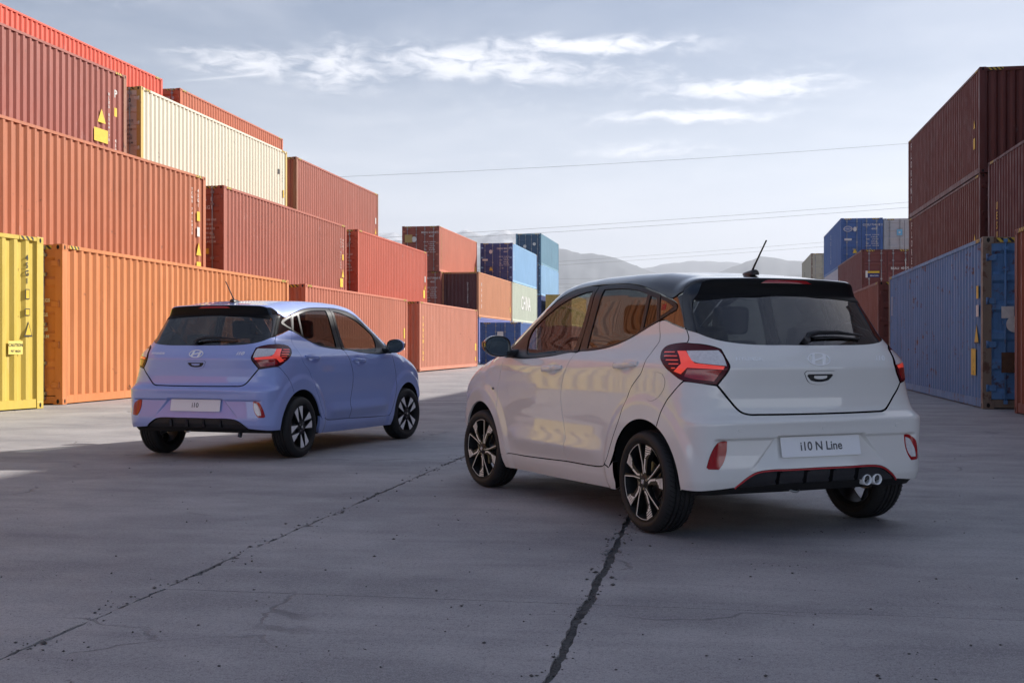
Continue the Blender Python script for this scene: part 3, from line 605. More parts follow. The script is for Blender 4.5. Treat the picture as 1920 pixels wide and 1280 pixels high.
mark(t, text_mesh('BEAU', .16), M_white, 'N', .36, 1.95); mark(t, text_mesh('401793', .16), M_white, 'N', .88, 1.95); mark(t, text_mesh('45G1', .18), M_white, 'N', .90, 1.68); mark(t, plate_mesh(.62, .20), M_navy, 'N', -.68, 1.62)
mark(t, plate_mesh(.62, .09), M_yel, 'N', -.68, 1.78, .008); mark(t, plate_mesh(.10, .34), M_white, 'N', -.98, 1.68, .009); mark(t, text_mesh('BEACON', .10), M_white, 'N', -.62, 1.60, .012); mark(t, plate_mesh(.30, .28, 3), M_yel, 'N', -.72, .85); mark(t, plate_mesh(.5, .5), M_navy, 'L', 5.2, 1.5); mark(t, plate_mesh(.3, .3), M_yel, 'L', 5.0, 1.85, .009)
container('brown container under the dark red one with the flag sticker', BRN, 'L', (17.2, 58.8), 10.0, 1, detail=1, group=RG_)
t = container('blue container with white oval logo on its doors, third tier', COBALT, 'L', (19.7, 71.6), 10.0, 3, group=RG_); door_text(t, 'COSU 714118 2'); mark(t, plate_mesh(.52, .34, 9), M_white, 'N', -.80, 2.25); mark(t, plate_mesh(.46, .28, 9), COBALT, 'N', -.80, 2.25, .009); mark(t, text_mesh('COSCO', .13), M_white, 'N', -.80, 2.25, .012); mark(t, plate_mesh(.2, .28, 9), M_white, 'N', -.40, 2.23); mark(t, plate_mesh(.42, .12), M_white, 'N', -.80, 1.62); mark(t, plate_mesh(.26, .3, 3), M_yel, 'N', -.40, .95); side_stack(t, 'L', 0.6, 1.5, 'COSCO', .42)
t = container('grey container with a light blue star sticker on its doors', GREY, 'L', (22.3, 71.7), 10.0, 3, group=RG_); mark(t, plate_mesh(.32, .36), M_sky, 'N', -.30, 2.05); mark(t, plate_mesh(.12, .12, 9), M_white, 'N', -.30, 2.05, .010)
container('pale grey container under the blue one with the oval logo', LILAC, 'L', (19.7, 71.6), 10.0, 2, detail=1, group=RG_); container('brown container two levels under the oval logo one', BRN, 'L', (19.7, 71.6), 10.0, 1, detail=1, group=RG_)
for k, lab in ((1, 'red brown container at the foot of the stack with the star sticker'), (2, 'red brown container directly under the grey one with the star sticker')): container(lab, BRN, 'L', (22.3, 71.7), 10.0, k, detail=1, group=RG_)
t = container('weathered beige container with rusty post, far right stack', BEIGE, 'L', (24.7, 98.7), 10.2, 3, post=RUSTP, group=RG_); mark(t, plate_mesh(.6, .5), M_white, 'N', .35, 1.6); mark(t, text_mesh('SITC', .5), M_black, 'L', 2.0, 1.6)
for k, lab in ((1, 'grey beige container at the foot of the rusty posted stack'), (2, 'grey beige container directly under the rusty posted one')): container(lab, BEIGE, 'L', (24.7, 98.7), 10.2, k, detail=1, group=RG_)
# --- tall row to the right, beyond the picture's edge: its shadow covers the foreground ---
NG = 'containers in the tall row facing the white car'
e1 = Vector((math.sin(R(9.7)), math.cos(R(9.7)))); e2 = Vector((math.cos(R(9.7)), -math.sin(R(9.7))))
base = Vector((16.3, 33.5)); cols = [BRN, MAROON, COBALT, GREY, BRICK, WINE, DRED, TEAL]
i = 0
NL = {0: 'red brown', 1: 'maroon', 2: 'cobalt blue', 3: 'grey', 4: 'brick red', 5: 'wine red', 6: 'dark red', 7: 'teal'}
for k in range(3):
    for tr in range(1, 5):
        c = (i * 5 + tr) % 8; i += 1
        container('%s container, %s tier, %s stack of the tall row facing the white car' % (NL[c], ('bottom', 'second', 'third', 'top')[tr - 1], ('farthest', 'middle', 'nearest')[k]), cols[c], 'L', base - e1 * (12.4 * k - 6), 9.7, tr, far_given=True, detail=0, haz=False, group=NG)
# ---------------- mountains, cables, haze ----------------
def ridge(name, dist, depth, ctrl, seed, mat, rough=1.0):
    """ctrl: [(pixel column azimuth tan, height angle tan)] of the crest"""
    r = np.random.RandomState(seed); n = 640; m = 40
    nz = np.zeros((m, n))
    for o in range(5):                                   # ridged value noise over the slope
        ga, gb = 6 * 2 ** o, 26 * 2 ** o; gr = r.uniform(0, 1, (ga + 2, gb + 2)); yy = np.linspace(0, ga, m); xx = np.linspace(0, gb, n); yi = yy.astype(int); xi = xx.astype(int); fy = (yy - yi)[:, None]; fx_ = (xx - xi)[None, :]
        v_ = gr[yi][:, xi] * (1 - fy) * (1 - fx_) + gr[yi + 1][:, xi] * fy * (1 - fx_) + gr[yi][:, xi + 1] * (1 - fy) * fx_ + gr[yi + 1][:, xi + 1] * fy * fx_
        nz += (1 - np.abs(2 * v_ - 1)) * .55 ** o
    nz = (nz - nz.mean()) * .20
    ta = np.linspace(-.75, .75, n); cx, ch = zip(*ctrl); crest = np.interp(ta, cx, ch) * dist
    fr = np.zeros(n)
    for o in range(1, 8):
        k = 2 ** o * 1.7; ph = r.uniform(0, 6.28, 3); a = .5 ** o
        fr += a * (np.abs(np.sin(ta * k * 3.1 + ph[0])) + .6 * np.sin(ta * k * 5.3 + ph[1]) + .4 * np.sin(ta * k * 9.7 + ph[2]))
    crest = crest * (1 + .10 * rough * (fr - fr.mean())); vs = []
    for j in range(m):
        q = min(1, j / (m - 4)); d = dist - depth * (1 - q) if j < m - 3 else dist + (j - m + 4) * depth * .15
        prof = q ** 1.35 if j < m - 3 else 1 - .25 * (j - m + 4)
        for i in range(n):
            wob = nz[j, i] * (.25 + 3 * q * (1 - q))
            vs.append((ta[i] * d, d, max(-20, crest[i] * (prof + wob * rough)) if j else -30))
    me = bpy.data.meshes.new(name); me.from_pydata(vs, [], [(j * n + i, j * n + i + 1, (j + 1) * n + i + 1, (j + 1) * n + i) for j in range(m - 1) for i in range(n - 1)])
    for p in me.polygons: p.use_smooth = True
    me.materials.append(None); return tag(part(name, me, mat), kind='structure')
def mountain_mat(name, rock, snow_z, snow=True):
    m, nt, N, L, b = nodes(name); geo = N.new('ShaderNodeNewGeometry'); sp = N.new('ShaderNodeSeparateXYZ'); L.new(geo.outputs['Position'], sp.inputs[0])
    n = N.new('ShaderNodeTexNoise'); n.inputs['Scale'].default_value = .0035; n.inputs['Detail'].default_value = 9; n.inputs['Roughness'].default_value = .7; L.new(geo.outputs['Position'], n.inputs[0])
    a = N.new('ShaderNodeMath'); a.operation = 'MULTIPLY_ADD'; L.new(n.outputs[0], a.inputs[0]); a.inputs[1].default_value = 1100; L.new(sp.outputs[2], a.inputs[2])
    mr = N.new('ShaderNodeMapRange'); L.new(a.outputs[0], mr.inputs[0]); mr.inputs[1].default_value = snow_z; mr.inputs[2].default_value = snow_z + 160
    mx = N.new('ShaderNodeMix'); mx.data_type = 'RGBA'; mx.inputs[6].default_value = rock; mx.inputs[7].default_value = (.8, .8, .82, 1)
    if snow: L.new(mr.outputs[0], mx.inputs[0])
    else: mx.inputs[0].default_value = 0
    L.new(mx.outputs[2], b.inputs['Base Color']); b.inputs['Roughness'].default_value = .95
    return m
px = lambda x, y: ((x - 960) / 2240, (648 - y) / 2240)
ridge('far_mountains', 8000, 2600, [(-.75, .07), px(300, 460), px(560, 440), px(690, 428), px(735, 431), px(800, 440), px(872, 428), px(905, 444), px(940, 440), px(1000, 452), px(1080, 486), px(1200, 498), px(1290, 492), px(1360, 497), px(1500, 505), px(1700, 490), (.75, .06)], 3, mountain_mat('snowy_rock', (.10, .11, .13, 1), 1230))
ridge('near_hills', 5600, 1900, [(-.75, .06), px(700, 470), px(1000, 474), px(1060, 468), px(1110, 476), px(1170, 492), px(1240, 508), px(1320, 512), px(1380, 500), px(1425, 487), px(1460, 492), px(1530, 504), px(1700, 500), (.75, .06)], 9, mountain_mat('wooded_rock', (.07, .08, .09, 1), 9999, False), .9)
M_cable = simple('cable', (.13, .13, .14), .6)
def cable(D, pts, rr, label):
    P3 = [((x - 960) / 2240 * D, D + (x - 1300) * .02, 1.065 + (648 - y) / 2240 * D) for x, y in pts]; rr *= .62
    b = MB(); out = []
    for i in range(len(P3) - 1):
        for k in range(8): out.append(Vector(P3[i]).lerp(Vector(P3[i + 1]), k / 8))
    out.append(Vector(P3[-1])); b.tube(out, rr, 5); tag(part('overhead_cable', b.mesh('overhead_cable', False), M_cable), label, 'cable', 'power cables crossing behind the yard')
def arcpts(x0, y0, x1, y1, sag, n=9): return [(x0 + (x1 - x0) * i / (n - 1), y0 + (y1 - y0) * i / (n - 1) + sag * 4 * (i / (n - 1)) * (1 - i / (n - 1))) for i in range(n)]
cable(150, arcpts(200, 394, 1990, 216, 14), .026, 'single highest power cable crossing the clouds')
for D, y0, y1, lab in ((210, 474, 342, 'upper cable of the pair below the single high one'), (212, 481, 353, 'lower cable of the pair below the single high one')): cable(D, arcpts(500, y0, 1990, y1, 6), .038, lab)
for D, y0, y1, lab in ((330, 510, 428, 'upper cable of the lowest sloping pair before the hills'), (333, 516, 437, 'lower cable of the lowest sloping pair before the hills')): cable(D, arcpts(800, y0, 1800, y1, 4), .042, lab)
for D, y0, lab in ((420, 527, 'topmost of three level cables low over the far stacks'), (424, 537, 'middle of three level cables low over the far stacks'), (428, 544, 'bottom of three level cables low over the far stacks')): cable(D, arcpts(700, y0, 1900, y0 - 24, 5), .045, lab)
# air: one even box of pale haze round everything
hz = MB(); hz.box(-8300, 8300, -280, 11000, -32, 1000)
hm = bpy.data.materials.new('haze_air'); hm.use_nodes = True
for n in list(hm.node_tree.nodes): hm.node_tree.nodes.remove(n)
ho = hm.node_tree.nodes.new('ShaderNodeOutputMaterial'); hv = hm.node_tree.nodes.new('ShaderNodeVolumePrincipled'); hm.node_tree.links.new(hv.outputs[0], ho.inputs['Volume'])
hv.inputs['Color'].default_value = (.86, .91, 1, 1); hv.inputs['Density'].default_value = .00016; hv.inputs['Anisotropy'].default_value = .2
tag(part('haze', hz.mesh('haze'), hm), kind='stuff')
# ---- car body as a smooth implicit surface; car frame: x right, y forward (0 = rear axle), z up ----
def _tab(pts, sig, lo=-1.5, hi=4.0, n=2751):
    g = np.linspace(lo, hi, n); p = np.array(pts, float)
    v = np.interp(g, p[:, 0], p[:, 1])
    st = g[1] - g[0]; m = int(4 * sig / st) + 1
    k = np.exp(-.5 * (np.arange(-m, m + 1) * st / sig) ** 2); k /= k.sum()
    vp = np.concatenate([np.full(m, v[0]), v, np.full(m, v[-1])])
    v = np.convolve(vp, k, 'valid')
    return lambda q: np.interp(q, g, v)
def _ss(e0, e1, x):
    t = np.clip((x - e0) / (e1 - e0), 0, 1); return t * t * (3 - 2 * t)
def _smax(a, b, k):
    h = np.maximum(k - np.abs(a - b), 0) / k
    return np.maximum(a, b) + h * h * k * .25
# half width at the doors, with the low crease (A) and without (B)
_WA = _tab([(.10,.735),(.18,.762),(.225,.785),(.27,.800),(.32,.803),(.415,.842),(.425,.841),(.50,.825),(.58,.822),(.70,.826),(.80,.829),(.88,.828),(.93,.822),(.975,.806),(1.005,.785),(1.03,.762),(1.10,.742),(1.20,.712),(1.30,.684),(1.40,.656),(1.47,.632),(1.60,.57)], .011)
_WB = _tab([(.10,.735),(.18,.762),(.225,.785),(.27,.800),(.32,.810),(.42,.818),(.50,.822),(.70,.826),(.80,.829),(.88,.828),(.93,.822),(.975,.806),(1.005,.785),(1.03,.762),(1.10,.742),(1.20,.712),(1.30,.684),(1.40,.656),(1.47,.632),(1.60,.57)], .014)
_TLO = _tab([(-.7,-.035),(-.4,-.022),(-.2,-.012),(0,-.006),(.3,0),(1.9,0),(2.3,-.004),(2.6,-.018),(2.85,-.030),(3.1,-.07),(3.3,-.12)], .05)
_TUP = _tab([(-.5,-.10),(-.3,-.085),(-.15,-.066),(0,-.046),(.2,-.028),(.5,-.010),(1.0,0),(1.5,0),(1.9,-.006),(2.2,-.02),(2.5,-.05),(3,-.12)], .05)
_RC = _tab([(.18,-.44),(.235,-.485),(.28,-.525),(.33,-.545),(.40,-.552),(.47,-.555),(.56,-.561),(.615,-.568),(.648,-.577),(.656,-.577),(.676,-.548),(.692,-.528),(.72,-.520),(.78,-.516),(.85,-.524),(.935,-.540),(.945,-.540),(.98,-.526),(1.01,-.509),(1.05,-.484),(1.08,-.462),(1.344,-.249),(1.352,-.232),(1.395,-.228),(1.435,-.233),(1.456,-.241),(1.50,-.245)], .006)
_RX = _tab([(.3,.055),(.62,.06),(.70,.12),(1.0,.115),(1.1,.15),(1.3,.19),(1.36,.19),(1.42,.22)], .02)
_KR = _tab([(.25,.15),(.62,.16),(.70,.15),(.80,.24),(.95,.36),(1.05,.24),(1.15,.16),(1.30,.11),(1.45,.10)], .03)
_FC = _tab([(.16,2.98),(.24,3.06),(.40,3.115),(.55,3.125),(.68,3.11),(.76,3.07),(.84,2.99),(.92,2.9),(1.1,2.75)], .02)
_TC = _tab([(-.6,1.415),(-.24,1.455),(0,1.478),(.3,1.516),(.6,1.526),(1.0,1.527),(1.3,1.515),(1.5,1.490),(1.65,1.43),(1.9,1.295),(2.2,1.135),(2.42,1.015),(2.50,1.000),(2.7,.958),(2.9,.895),(3.02,.82),(3.12,.74)], .035)
def carf(x, y, z):
    x = np.abs(x)
    wd = _ss(.42, .66, y) * (1 - _ss(1.72, 2.02, y))
    w = wd * _WA(z) + (1 - wd) * _WB(z)
    up = _ss(.98, 1.14, z)
    w = w + _TLO(y) * (1 - up) + _TUP(y) * up
    for yw in (0.0, 2.425):
        r = np.hypot(y - yw, z - .29)
        w = w + .017 * (1 - _ss(.445, .515, r)) * (1 - _ss(.84, .95, z))
    # shoulder: light crease running back into the lamp
    w = w + .006 * (1 - _ss(.25, .9, y)) * _ss(.90, .955, z) * (1 - _ss(.965, 1.02, z))
    for yh, zh in ((1.19, .912), (.205, .949)):      # bowls behind the door handles
        w = w - .017 * np.exp(-((y - yh) / .062) ** 2 - ((z - zh) / .027) ** 2)
    gs = (x - w) * .96
    rc = _RC(z) + _RX(z) * x * x
    # number plate recess and reflector pockets in the bumper
    xe = .305 + np.clip(.565 - z, 0, .2) / .18 * .165
    ins = _ss(0, .016, xe - x) * _ss(0, .009, .573 - z)
    rc = rc + .046 * ins * np.clip((z - .385) / .185, 0, 1)
    pk = (1 - _ss(.66, .70, x)) * _ss(0, .012, .566 - z) * np.clip((z - .375) / .19, 0, 1)
    rc = rc + .020 * pk * (1 - ins)
    # handle bowl on the tailgate is a separate part; light dish under the crease
    gr = (rc - y)
    up2 = _ss(1.06, 1.35, z)
    f = _smax(gs, gr * (1 - .25 * up2), _KR(z))
    gf = (y - (_FC(z) - .14 * x * x)) * .95
    f = _smax(f, gf, .30)
    sh = .05 * (x / .66) ** 2 * _ss(1.15, 1.6, y) * (1 - _ss(2.35, 2.6, y))
    drop = .018 * (x / .6) ** 2 + .015 * (x / .7) ** 4 * _ss(2.4, 2.6, y)
    t = _TC(y + sh) - drop
    gt = (z - t) * (1 - .18 * _ss(1.5, 1.7, y) * (1 - _ss(2.35, 2.5, y)))
    kt = .035 + .115 * _ss(-.16, .05, y)
    f = _smax(f, gt, np.where(y < .06, kt, .15))
    return f
def cargrad(p, e=.004):
    g = np.empty_like(p)
    for i in range(3):
        d = np.zeros(3); d[i] = e
        g[:, i] = carf(*(p + d).T) - carf(*(p - d).T)
    return g / np.maximum(np.linalg.norm(g, axis=1, keepdims=True), 1e-9)
XC, YC, RCN = .40, .15, .45
S1 = XC + RCN * np.pi / 2
def uray(u, z):
    s = np.sign(u) + (u == 0); a = np.abs(u)
    th = np.clip((a - XC) / RCN, 0, np.pi / 2)
    ox = np.minimum(a, XC); oy = YC + np.maximum(a - S1, 0)
    o = np.stack([ox * s, oy, z], -1); d = np.stack([np.sin(th) * s, -np.cos(th), 0 * z], -1)
    return o, d
def root(o, d, hi=1.3, n=30):
    a = np.zeros(len(o)); b = np.full(len(o), hi)
    for _ in range(n):
        m = (a + b) / 2; inn = carf(*(o + d * m[:, None]).T) < 0
        a = np.where(inn, m, a); b = np.where(inn, b, m)
    return o + d * ((a + b) / 2)[:, None]
def wrap3(uv):           # (u, z) around the body -> surface point
    uv = np.asarray(uv, float); return root(*uray(uv[:, 0], uv[:, 1]))
def top3(xy, z0=.6):     # (x, y) from above -> surface point
    xy = np.asarray(xy, float)
    o = np.stack([xy[:, 0], xy[:, 1], np.full(len(xy), z0)], -1)
    return root(o, np.tile([0., 0, 1], (len(o), 1)), 1.1)
def to_u(p):
    p = np.asarray(p, float); x = np.abs(p[:, 0]); s = np.where(p[:, 0] < 0, -1, 1); y = p[:, 1]
    th = np.arctan2(x - XC, YC - y)
    u = np.where(y > YC, S1 + y - YC, np.where(x < XC, x, XC + RCN * th))
    return np.stack([u * s, p[:, 2]], -1)
# ---------------- car: panels cut from the body surface ----------------
Y2U = lambda y: y - YC + S1
def inpoly(p, poly):
    x, y = p[:, 0], p[:, 1]; r = np.zeros(len(p), bool); n = len(poly)
    for i in range(n):
        x1, y1 = poly[i]; x2, y2 = poly[(i + 1) % n]
        c = ((y1 > y) != (y2 > y)) & (x < (x2 - x1) * (y - y1) / ((y2 - y1) if y2 != y1 else 1e-12) + x1); r ^= c
    return r
def resample(poly, step, corner=38):
    """closed outline -> smooth dense outline, sharp corners kept"""
    P = np.array(poly, float); keep = [0]
    for i in range(1, len(P)):
        if np.hypot(*(P[i] - P[keep[-1]])) > 1e-4: keep.append(i)
    P = P[keep]
    if np.hypot(*(P[0] - P[-1])) < 1e-4: P = P[:-1]
    n = len(P); sharp = []
    for i in range(n):
        a = P[i] - P[i - 1]; b = P[(i + 1) % n] - P[i]
        ang = abs(math.degrees(math.atan2(a[0] * b[1] - a[1] * b[0], a @ b))); sharp.append(ang > corner)
    out = []
    for i in range(n):
        p1, p2 = P[i], P[(i + 1) % n]; l = np.hypot(*(p2 - p1)); k = max(1, int(round(l / step)))
        p0 = P[i - 1] if not sharp[i] else 2 * p1 - p2; p3 = P[(i + 2) % n] if not sharp[(i + 1) % n] else 2 * p2 - p1
        l0 = max(np.hypot(*(p1 - p0)), 1e-5); l2 = max(np.hypot(*(p3 - p2)), 1e-5)
        m1 = ((p1 - p0) / l0 * l + (p2 - p1)) / 2 if not sharp[i] else p2 - p1
        m2 = ((p3 - p2) / l2 * l + (p2 - p1)) / 2 if not sharp[(i + 1) % n] else p2 - p1
        for j in range(k):
            t = j / k; out.append((2*t**3-3*t**2+1)*p1 + (t**3-2*t**2+t)*m1 + (-2*t**3+3*t**2)*p2 + (t**3-t**2)*m2)
    return np.array(out)
def area2(P): return .5 * np.sum(P[:, 0] * np.roll(P[:, 1], -1) - np.roll(P[:, 0], -1) * P[:, 1])
def inset(P, d):
    if d == 0: return P
    s = 1 if area2(P) > 0 else -1
    a = np.roll(P, 1, 0); b = np.roll(P, -1, 0); t = b - a; t /= np.maximum(np.linalg.norm(t, axis=1, keepdims=True), 1e-9)
    return P + s * d * np.stack([-t[:, 1], t[:, 0]], -1)
def front3(xz):
    xz = np.asarray(xz, float); o = np.stack([xz[:, 0], np.full(len(xz), 2.2), xz[:, 1]], -1)
    return root(o, np.tile([0., 1, 0], (len(o), 1)), 1.2)
DOM = {'w': wrap3, 't': top3, 'f': front3}
def panel(name, poly, dom='w', grid=.016, holes=(), off=0., gap=.0028, skirt=.014, mirror=False, corner=38):
    P = np.array(poly, float)
    if mirror: P = P * np.array([-1, 1])
    B = inset(resample(P, grid * .8, corner), gap)
    rings = [B] + [inset(resample(np.array(h, float) * (np.array([-1, 1]) if mirror else 1), grid * .8, corner), -gap * .3) for h in holes]
    lo, hi = B.min(0), B.max(0)
    gx, gy = np.meshgrid(np.arange(lo[0] + grid * .5, hi[0], grid), np.arange(lo[1] + grid * .5, hi[1], grid)); G = np.stack([gx.ravel(), gy.ravel()], -1)
    ok = inpoly(G, B)
    for h in rings[1:]: ok &= ~inpoly(G, h)
    G = G[ok]; allb = np.concatenate(rings)
    if len(G):
        near = np.zeros(len(G), bool)
        for i in range(0, len(allb), 64): near |= (np.hypot(G[:, None, 0] - allb[None, i:i + 64, 0], G[:, None, 1] - allb[None, i:i + 64, 1]) < grid * .55).any(1)
        G = G[~near]
    V = np.concatenate([allb, G]); ed = []; k = 0
    for r_ in rings: ed += [(k + i, k + (i + 1) % len(r_)) for i in range(len(r_))]; k += len(r_)
    ov, oe, of, orig, _, _ = delaunay_2d_cdt([Vector(p) for p in V.tolist()], ed, [], 0, 1e-7)
    ov = np.array([[p.x, p.y] for p in ov]); tri = np.array([f for f in of if len(f) == 3])
    cen = ov[tri].mean(1); good = inpoly(cen, B)
    for h in rings[1:]: good &= ~inpoly(cen, h)
    tri = tri[good]
    S3 = DOM[dom](ov); Nn = cargrad(S3); S3 = S3 + Nn * off
    # orient outward
    a, b, c = S3[tri[:, 0]], S3[tri[:, 1]], S3[tri[:, 2]]; fl = np.einsum('ij,ij->i', np.cross(b - a, c - a), Nn[tri[:, 0]]) < 0
    tri[fl] = tri[fl][:, ::-1]
    verts = S3.tolist(); norms = Nn.tolist(); faces = tri.tolist()
    # folded-in edge
    inv = {}
    for i, o_ in enumerate(orig):
        for q in o_: inv[q] = i
    k = 0
    for r_ in rings:
        idx = [inv.get(k + i) for i in range(len(r_))]; k += len(r_); idx = [i for i in idx if i is not None]
        if skirt <= 0: continue
        A = S3[idx]; N_ = Nn[idx]; t = np.roll(A, -1, 0) - np.roll(A, 1, 0); on = np.cross(t, N_); on /= np.maximum(np.linalg.norm(on, axis=1, keepdims=True), 1e-9)
        cm = A.mean(0); sg = np.sign(np.einsum('ij,ij->i', on, A - cm).sum()); on = on * (sg if r_ is B else -sg)
        b0 = len(verts); n = len(idx)
        # small roll-over then fold
        verts += (A).tolist() + (A - N_ * .0022 + on * .0012).tolist() + (A - N_ * skirt).tolist()
        norms += ((N_ * .7 + on * .7)).tolist() + on.tolist() + on.tolist()
        for i in range(n):
            j = (i + 1) % n
            for lv in (0, 1): faces.append([b0 + lv * n + i, b0 + (lv + 1) * n + i, b0 + (lv + 1) * n + j, b0 + lv * n + j])
    me = bpy.data.meshes.new(name); me.from_pydata(verts, [], faces); me.polygons.foreach_set('use_smooth', [True] * len(faces)); me.update()
    nn = np.array(norms); nn /= np.maximum(np.linalg.norm(nn, axis=1, keepdims=True), 1e-9); me.normals_split_custom_set_from_vertices(nn.tolist())
    me.materials.append(None); return me
def both(half): return half + [(-a, b) for a, b in half[::-1] if abs(a) > 1e-6]
def arc(a0, a1, n=14, yw=0., r=.356):
    """wheel arch edge as (u, z): angles measured from straight up, positive forward"""
    o = []
    for i in range(n + 1):
        q = R(a0 + (a1 - a0) * i / n); y = yw + r * math.sin(q); z = .29 + r * math.cos(q)
        p = root(np.array([[.4, y, z]]), np.array([[1., 0, 0]])); o.append(tuple(to_u(p)[0]))
    return o
# ---- shared cut lines, (u, z) around the body ----
SPLIT = [(1.966,.318),(1.968,.351),(1.960,.409),(1.947,.441),(1.950,.484),(1.983,.562),(2.005,.635),(2.016,.71),(2.010,.779),(1.992,.835),(1.967,.885),(1.939,.934),(1.922,.977),(1.904,1.020)]
BPIL = [(1.898,1.026),(1.884,1.10),(1.874,1.25),(1.874,1.453)]
DOORF = [(3.010,.981),(2.998,.936),(3.029,.835),(3.064,.757),(3.068,.652),(3.047,.555),(3.010,.452),(2.961,.365),(2.925,.312),(2.904,.293)]
DBOT_F = [(2.622,.297),(2.308,.306)]
DBOT_R = [(1.842,.319),(1.651,.321),(1.497,.329),(1.440,.342)]
DOOR_R = [(1.405,.362),(1.376,.392),(1.333,.456),(1.267,.555),(1.198,.655),(1.142,.757),(1.094,.822),(1.030,.872),(.985,.908),(.962,.950),(.957,1.0),(.950,1.04),(.928,1.075),(.920,1.095),(.938,1.128),(.962,1.165),(.980,1.202)]
BELT_R = [(1.752,1.034),(1.546,1.051),(1.408,1.075),(1.289,1.110),(1.179,1.153),(1.106,1.182)]
BELT_F = [(1.931,1.023),(2.248,.996),(2.491,.981),(2.679,.975),(2.849,.981)]
GUT_F = [(2.963,1.052),(2.772,1.181),(2.607,1.270),(2.494,1.325),(2.397,1.377),(2.262,1.428),(2.073,1.456)]
GUT_R = [(1.764,1.457),(1.587,1.453),(1.434,1.442),(1.322,1.425),(1.210,1.398),(1.068,1.364)]
GAP_C = [(.735,1.362),(.733,1.325),(.720,1.267),(.704,1.210),(.690,1.160)]
GAP_L = [(.682,1.138),(.674,1.112),(.676,1.094),(.683,1.081)]
LAMP_TOP = [(.661,1.077),(.623,1.074),(.588,1.067),(.556,1.056),(.537,1.045)]
LAMP_IN = [(.526,.998),(.516,.951),(.561,.852)]
LAMP_OUT = [(.722,1.079),(.782,1.072),(.830,1.058),(.849,1.035),(.841,1.012),(.812,.981),(.778,.945),(.742,.914),(.714,.889),(.690,.874)]
LAMP_BOT = [(.667,.869),(.627,.862)]
SEAM = [(.704,.855),(.738,.805),(.775,.750),(.800,.692)]
TG_BOT = [(.516,.775),(.472,.710),(.459,.700),(.435,.6925),(.399,.6915),(.263,.690),(.10,.689)]
GLASS_BOT = [(.10,1.0705),(.158,1.071),(.359,1.073),(.444,1.079),(.532,1.096),(.582,1.115),(.632,1.139)]
XA = [(0,-.212),(.216,-.204),(.406,-.184),(.458,-.175),(.506,-.165),(.530,-.155)]        # trailing edge of the spoiler, from above
XG = [(0,.035),(.30,.020),(.42,-.010),(.495,-.040),(.543,-.062),(.571,-.069),(.596,-.074)]
EDGE = [tuple(np.abs(q)) for q in to_u(top3([(.530,-.155),(.560,-.118),(.596,-.074)]))]
ARCH_TOP = [tuple(np.abs(q)) for q in to_u(top3(XA))] + [(.616,1.362),(.644,1.331)]
GLASS_TOP = [(0,1.3545),(.10,1.353),(.317,1.343),(.553,1.325),(.632,1.321)]
ARCH_END = arc(-25.5, -25.5, 1)[0]
DIFF = [(0,.389),(.209,.388),(.349,.388),(.412,.381),(.438,.367),(.472,.335),(.502,.298)]
S1R = arc(-25.5, 66, 22)                   # quarter panel arch, rear to front
BUMP_ARCH = arc(-25.5, -92, 14)
CP = {}
C_ = lambda *a, **k: panel(*a, **k)
PARTS = []        # (name, mesh, material key, parent index or None, which cars)
def add(name, mesh, mat, parent=None, only=None, label=None):
    PARTS.append((name, mesh, mat, parent, only, label)); return len(PARTS) - 1
def sided(name, poly, mat, parent=None, only=None, label=None, **k):
    return [add(name, panel(name, poly, mirror=s < 0, **k), mat, parent[i] if parent else None, only, label) for i, s in enumerate((-1, 1))]
FRONT_GLASS = [(1.923,1.421),(2.044,1.411),(2.202,1.383),(2.36,1.337),(2.477,1.288),(2.599,1.233),(2.691,1.175),(2.717,1.111),(2.700,1.040),(2.640,1.004),(2.59,1.001),(2.4,1.009),(2.165,1.024),(1.959,1.039),(1.940,1.12),(1.926,1.25)]
REAR_GLASS = [(1.779,1.425),(1.66,1.424),(1.478,1.416),(1.352,1.401),(1.225,1.374),(1.209,1.152),(1.317,1.109),(1.432,1.081),(1.606,1.061),(1.786,1.049),(1.792,1.12),(1.790,1.25)]
QUARTER_GLASS = [(1.190,1.362),(1.120,1.347),(1.040,1.214),(1.123,1.191),(1.183,1.167)]
fd = sided('front_door', DOORF + DBOT_F + SPLIT + BELT_F, 'paint', grid=.014)
rd = sided('rear_door', SPLIT + [(1.872,1.028)] + BELT_R + [(.984,1.209)] + DOOR_R[::-1] + DBOT_R[::-1], 'paint', grid=.014)
ff = sided('window_frame', GUT_F + BPIL[::-1] + BELT_F + [(2.93,1.0)], 'frame', fd, holes=[FRONT_GLASS], grid=.02)
fr = sided('window_frame', [(1.870,1.453)] + GUT_R + [(1.030,1.29),(.986,1.213)] + BELT_R[::-1] + [(1.880,1.028),(1.880,1.10),(1.870,1.25)], 'frame', rd, holes=[REAR_GLASS, QUARTER_GLASS], grid=.02)
sided('window_glass', FRONT_GLASS, 'glass', fd, grid=.035, off=-.005, gap=-.004, skirt=0)
sided('window_glass', REAR_GLASS, 'glass_dark', rd, grid=.035, off=-.005, gap=-.004, skirt=0)
sided('quarter_glass', QUARTER_GLASS, 'glass_dark', rd, grid=.035, off=-.005, gap=-.004, skirt=0)
qt = sided('quarter_trim', [(1.056,1.362),(.929,1.344),(.845,1.328),(.793,1.307),(.773,1.288),(.785,1.269),(.883,1.241),(.982,1.216),(1.024,1.29)], 'frame', grid=.02)
sided('trim_insert', [(1.030,1.340),(.90,1.315),(.815,1.288),(.90,1.256),(.985,1.236),(1.01,1.29)], 'gloss', qt, grid=.02, off=.002, skirt=.002)
sided('pillar_trim', [(.853,1.334)] + GAP_C + [(.791,1.187),(.920,1.2145),(.972,1.212),(.883,1.239),(.783,1.267),(.770,1.288),(.790,1.309),(.845,1.331)], 'gloss', grid=.016)
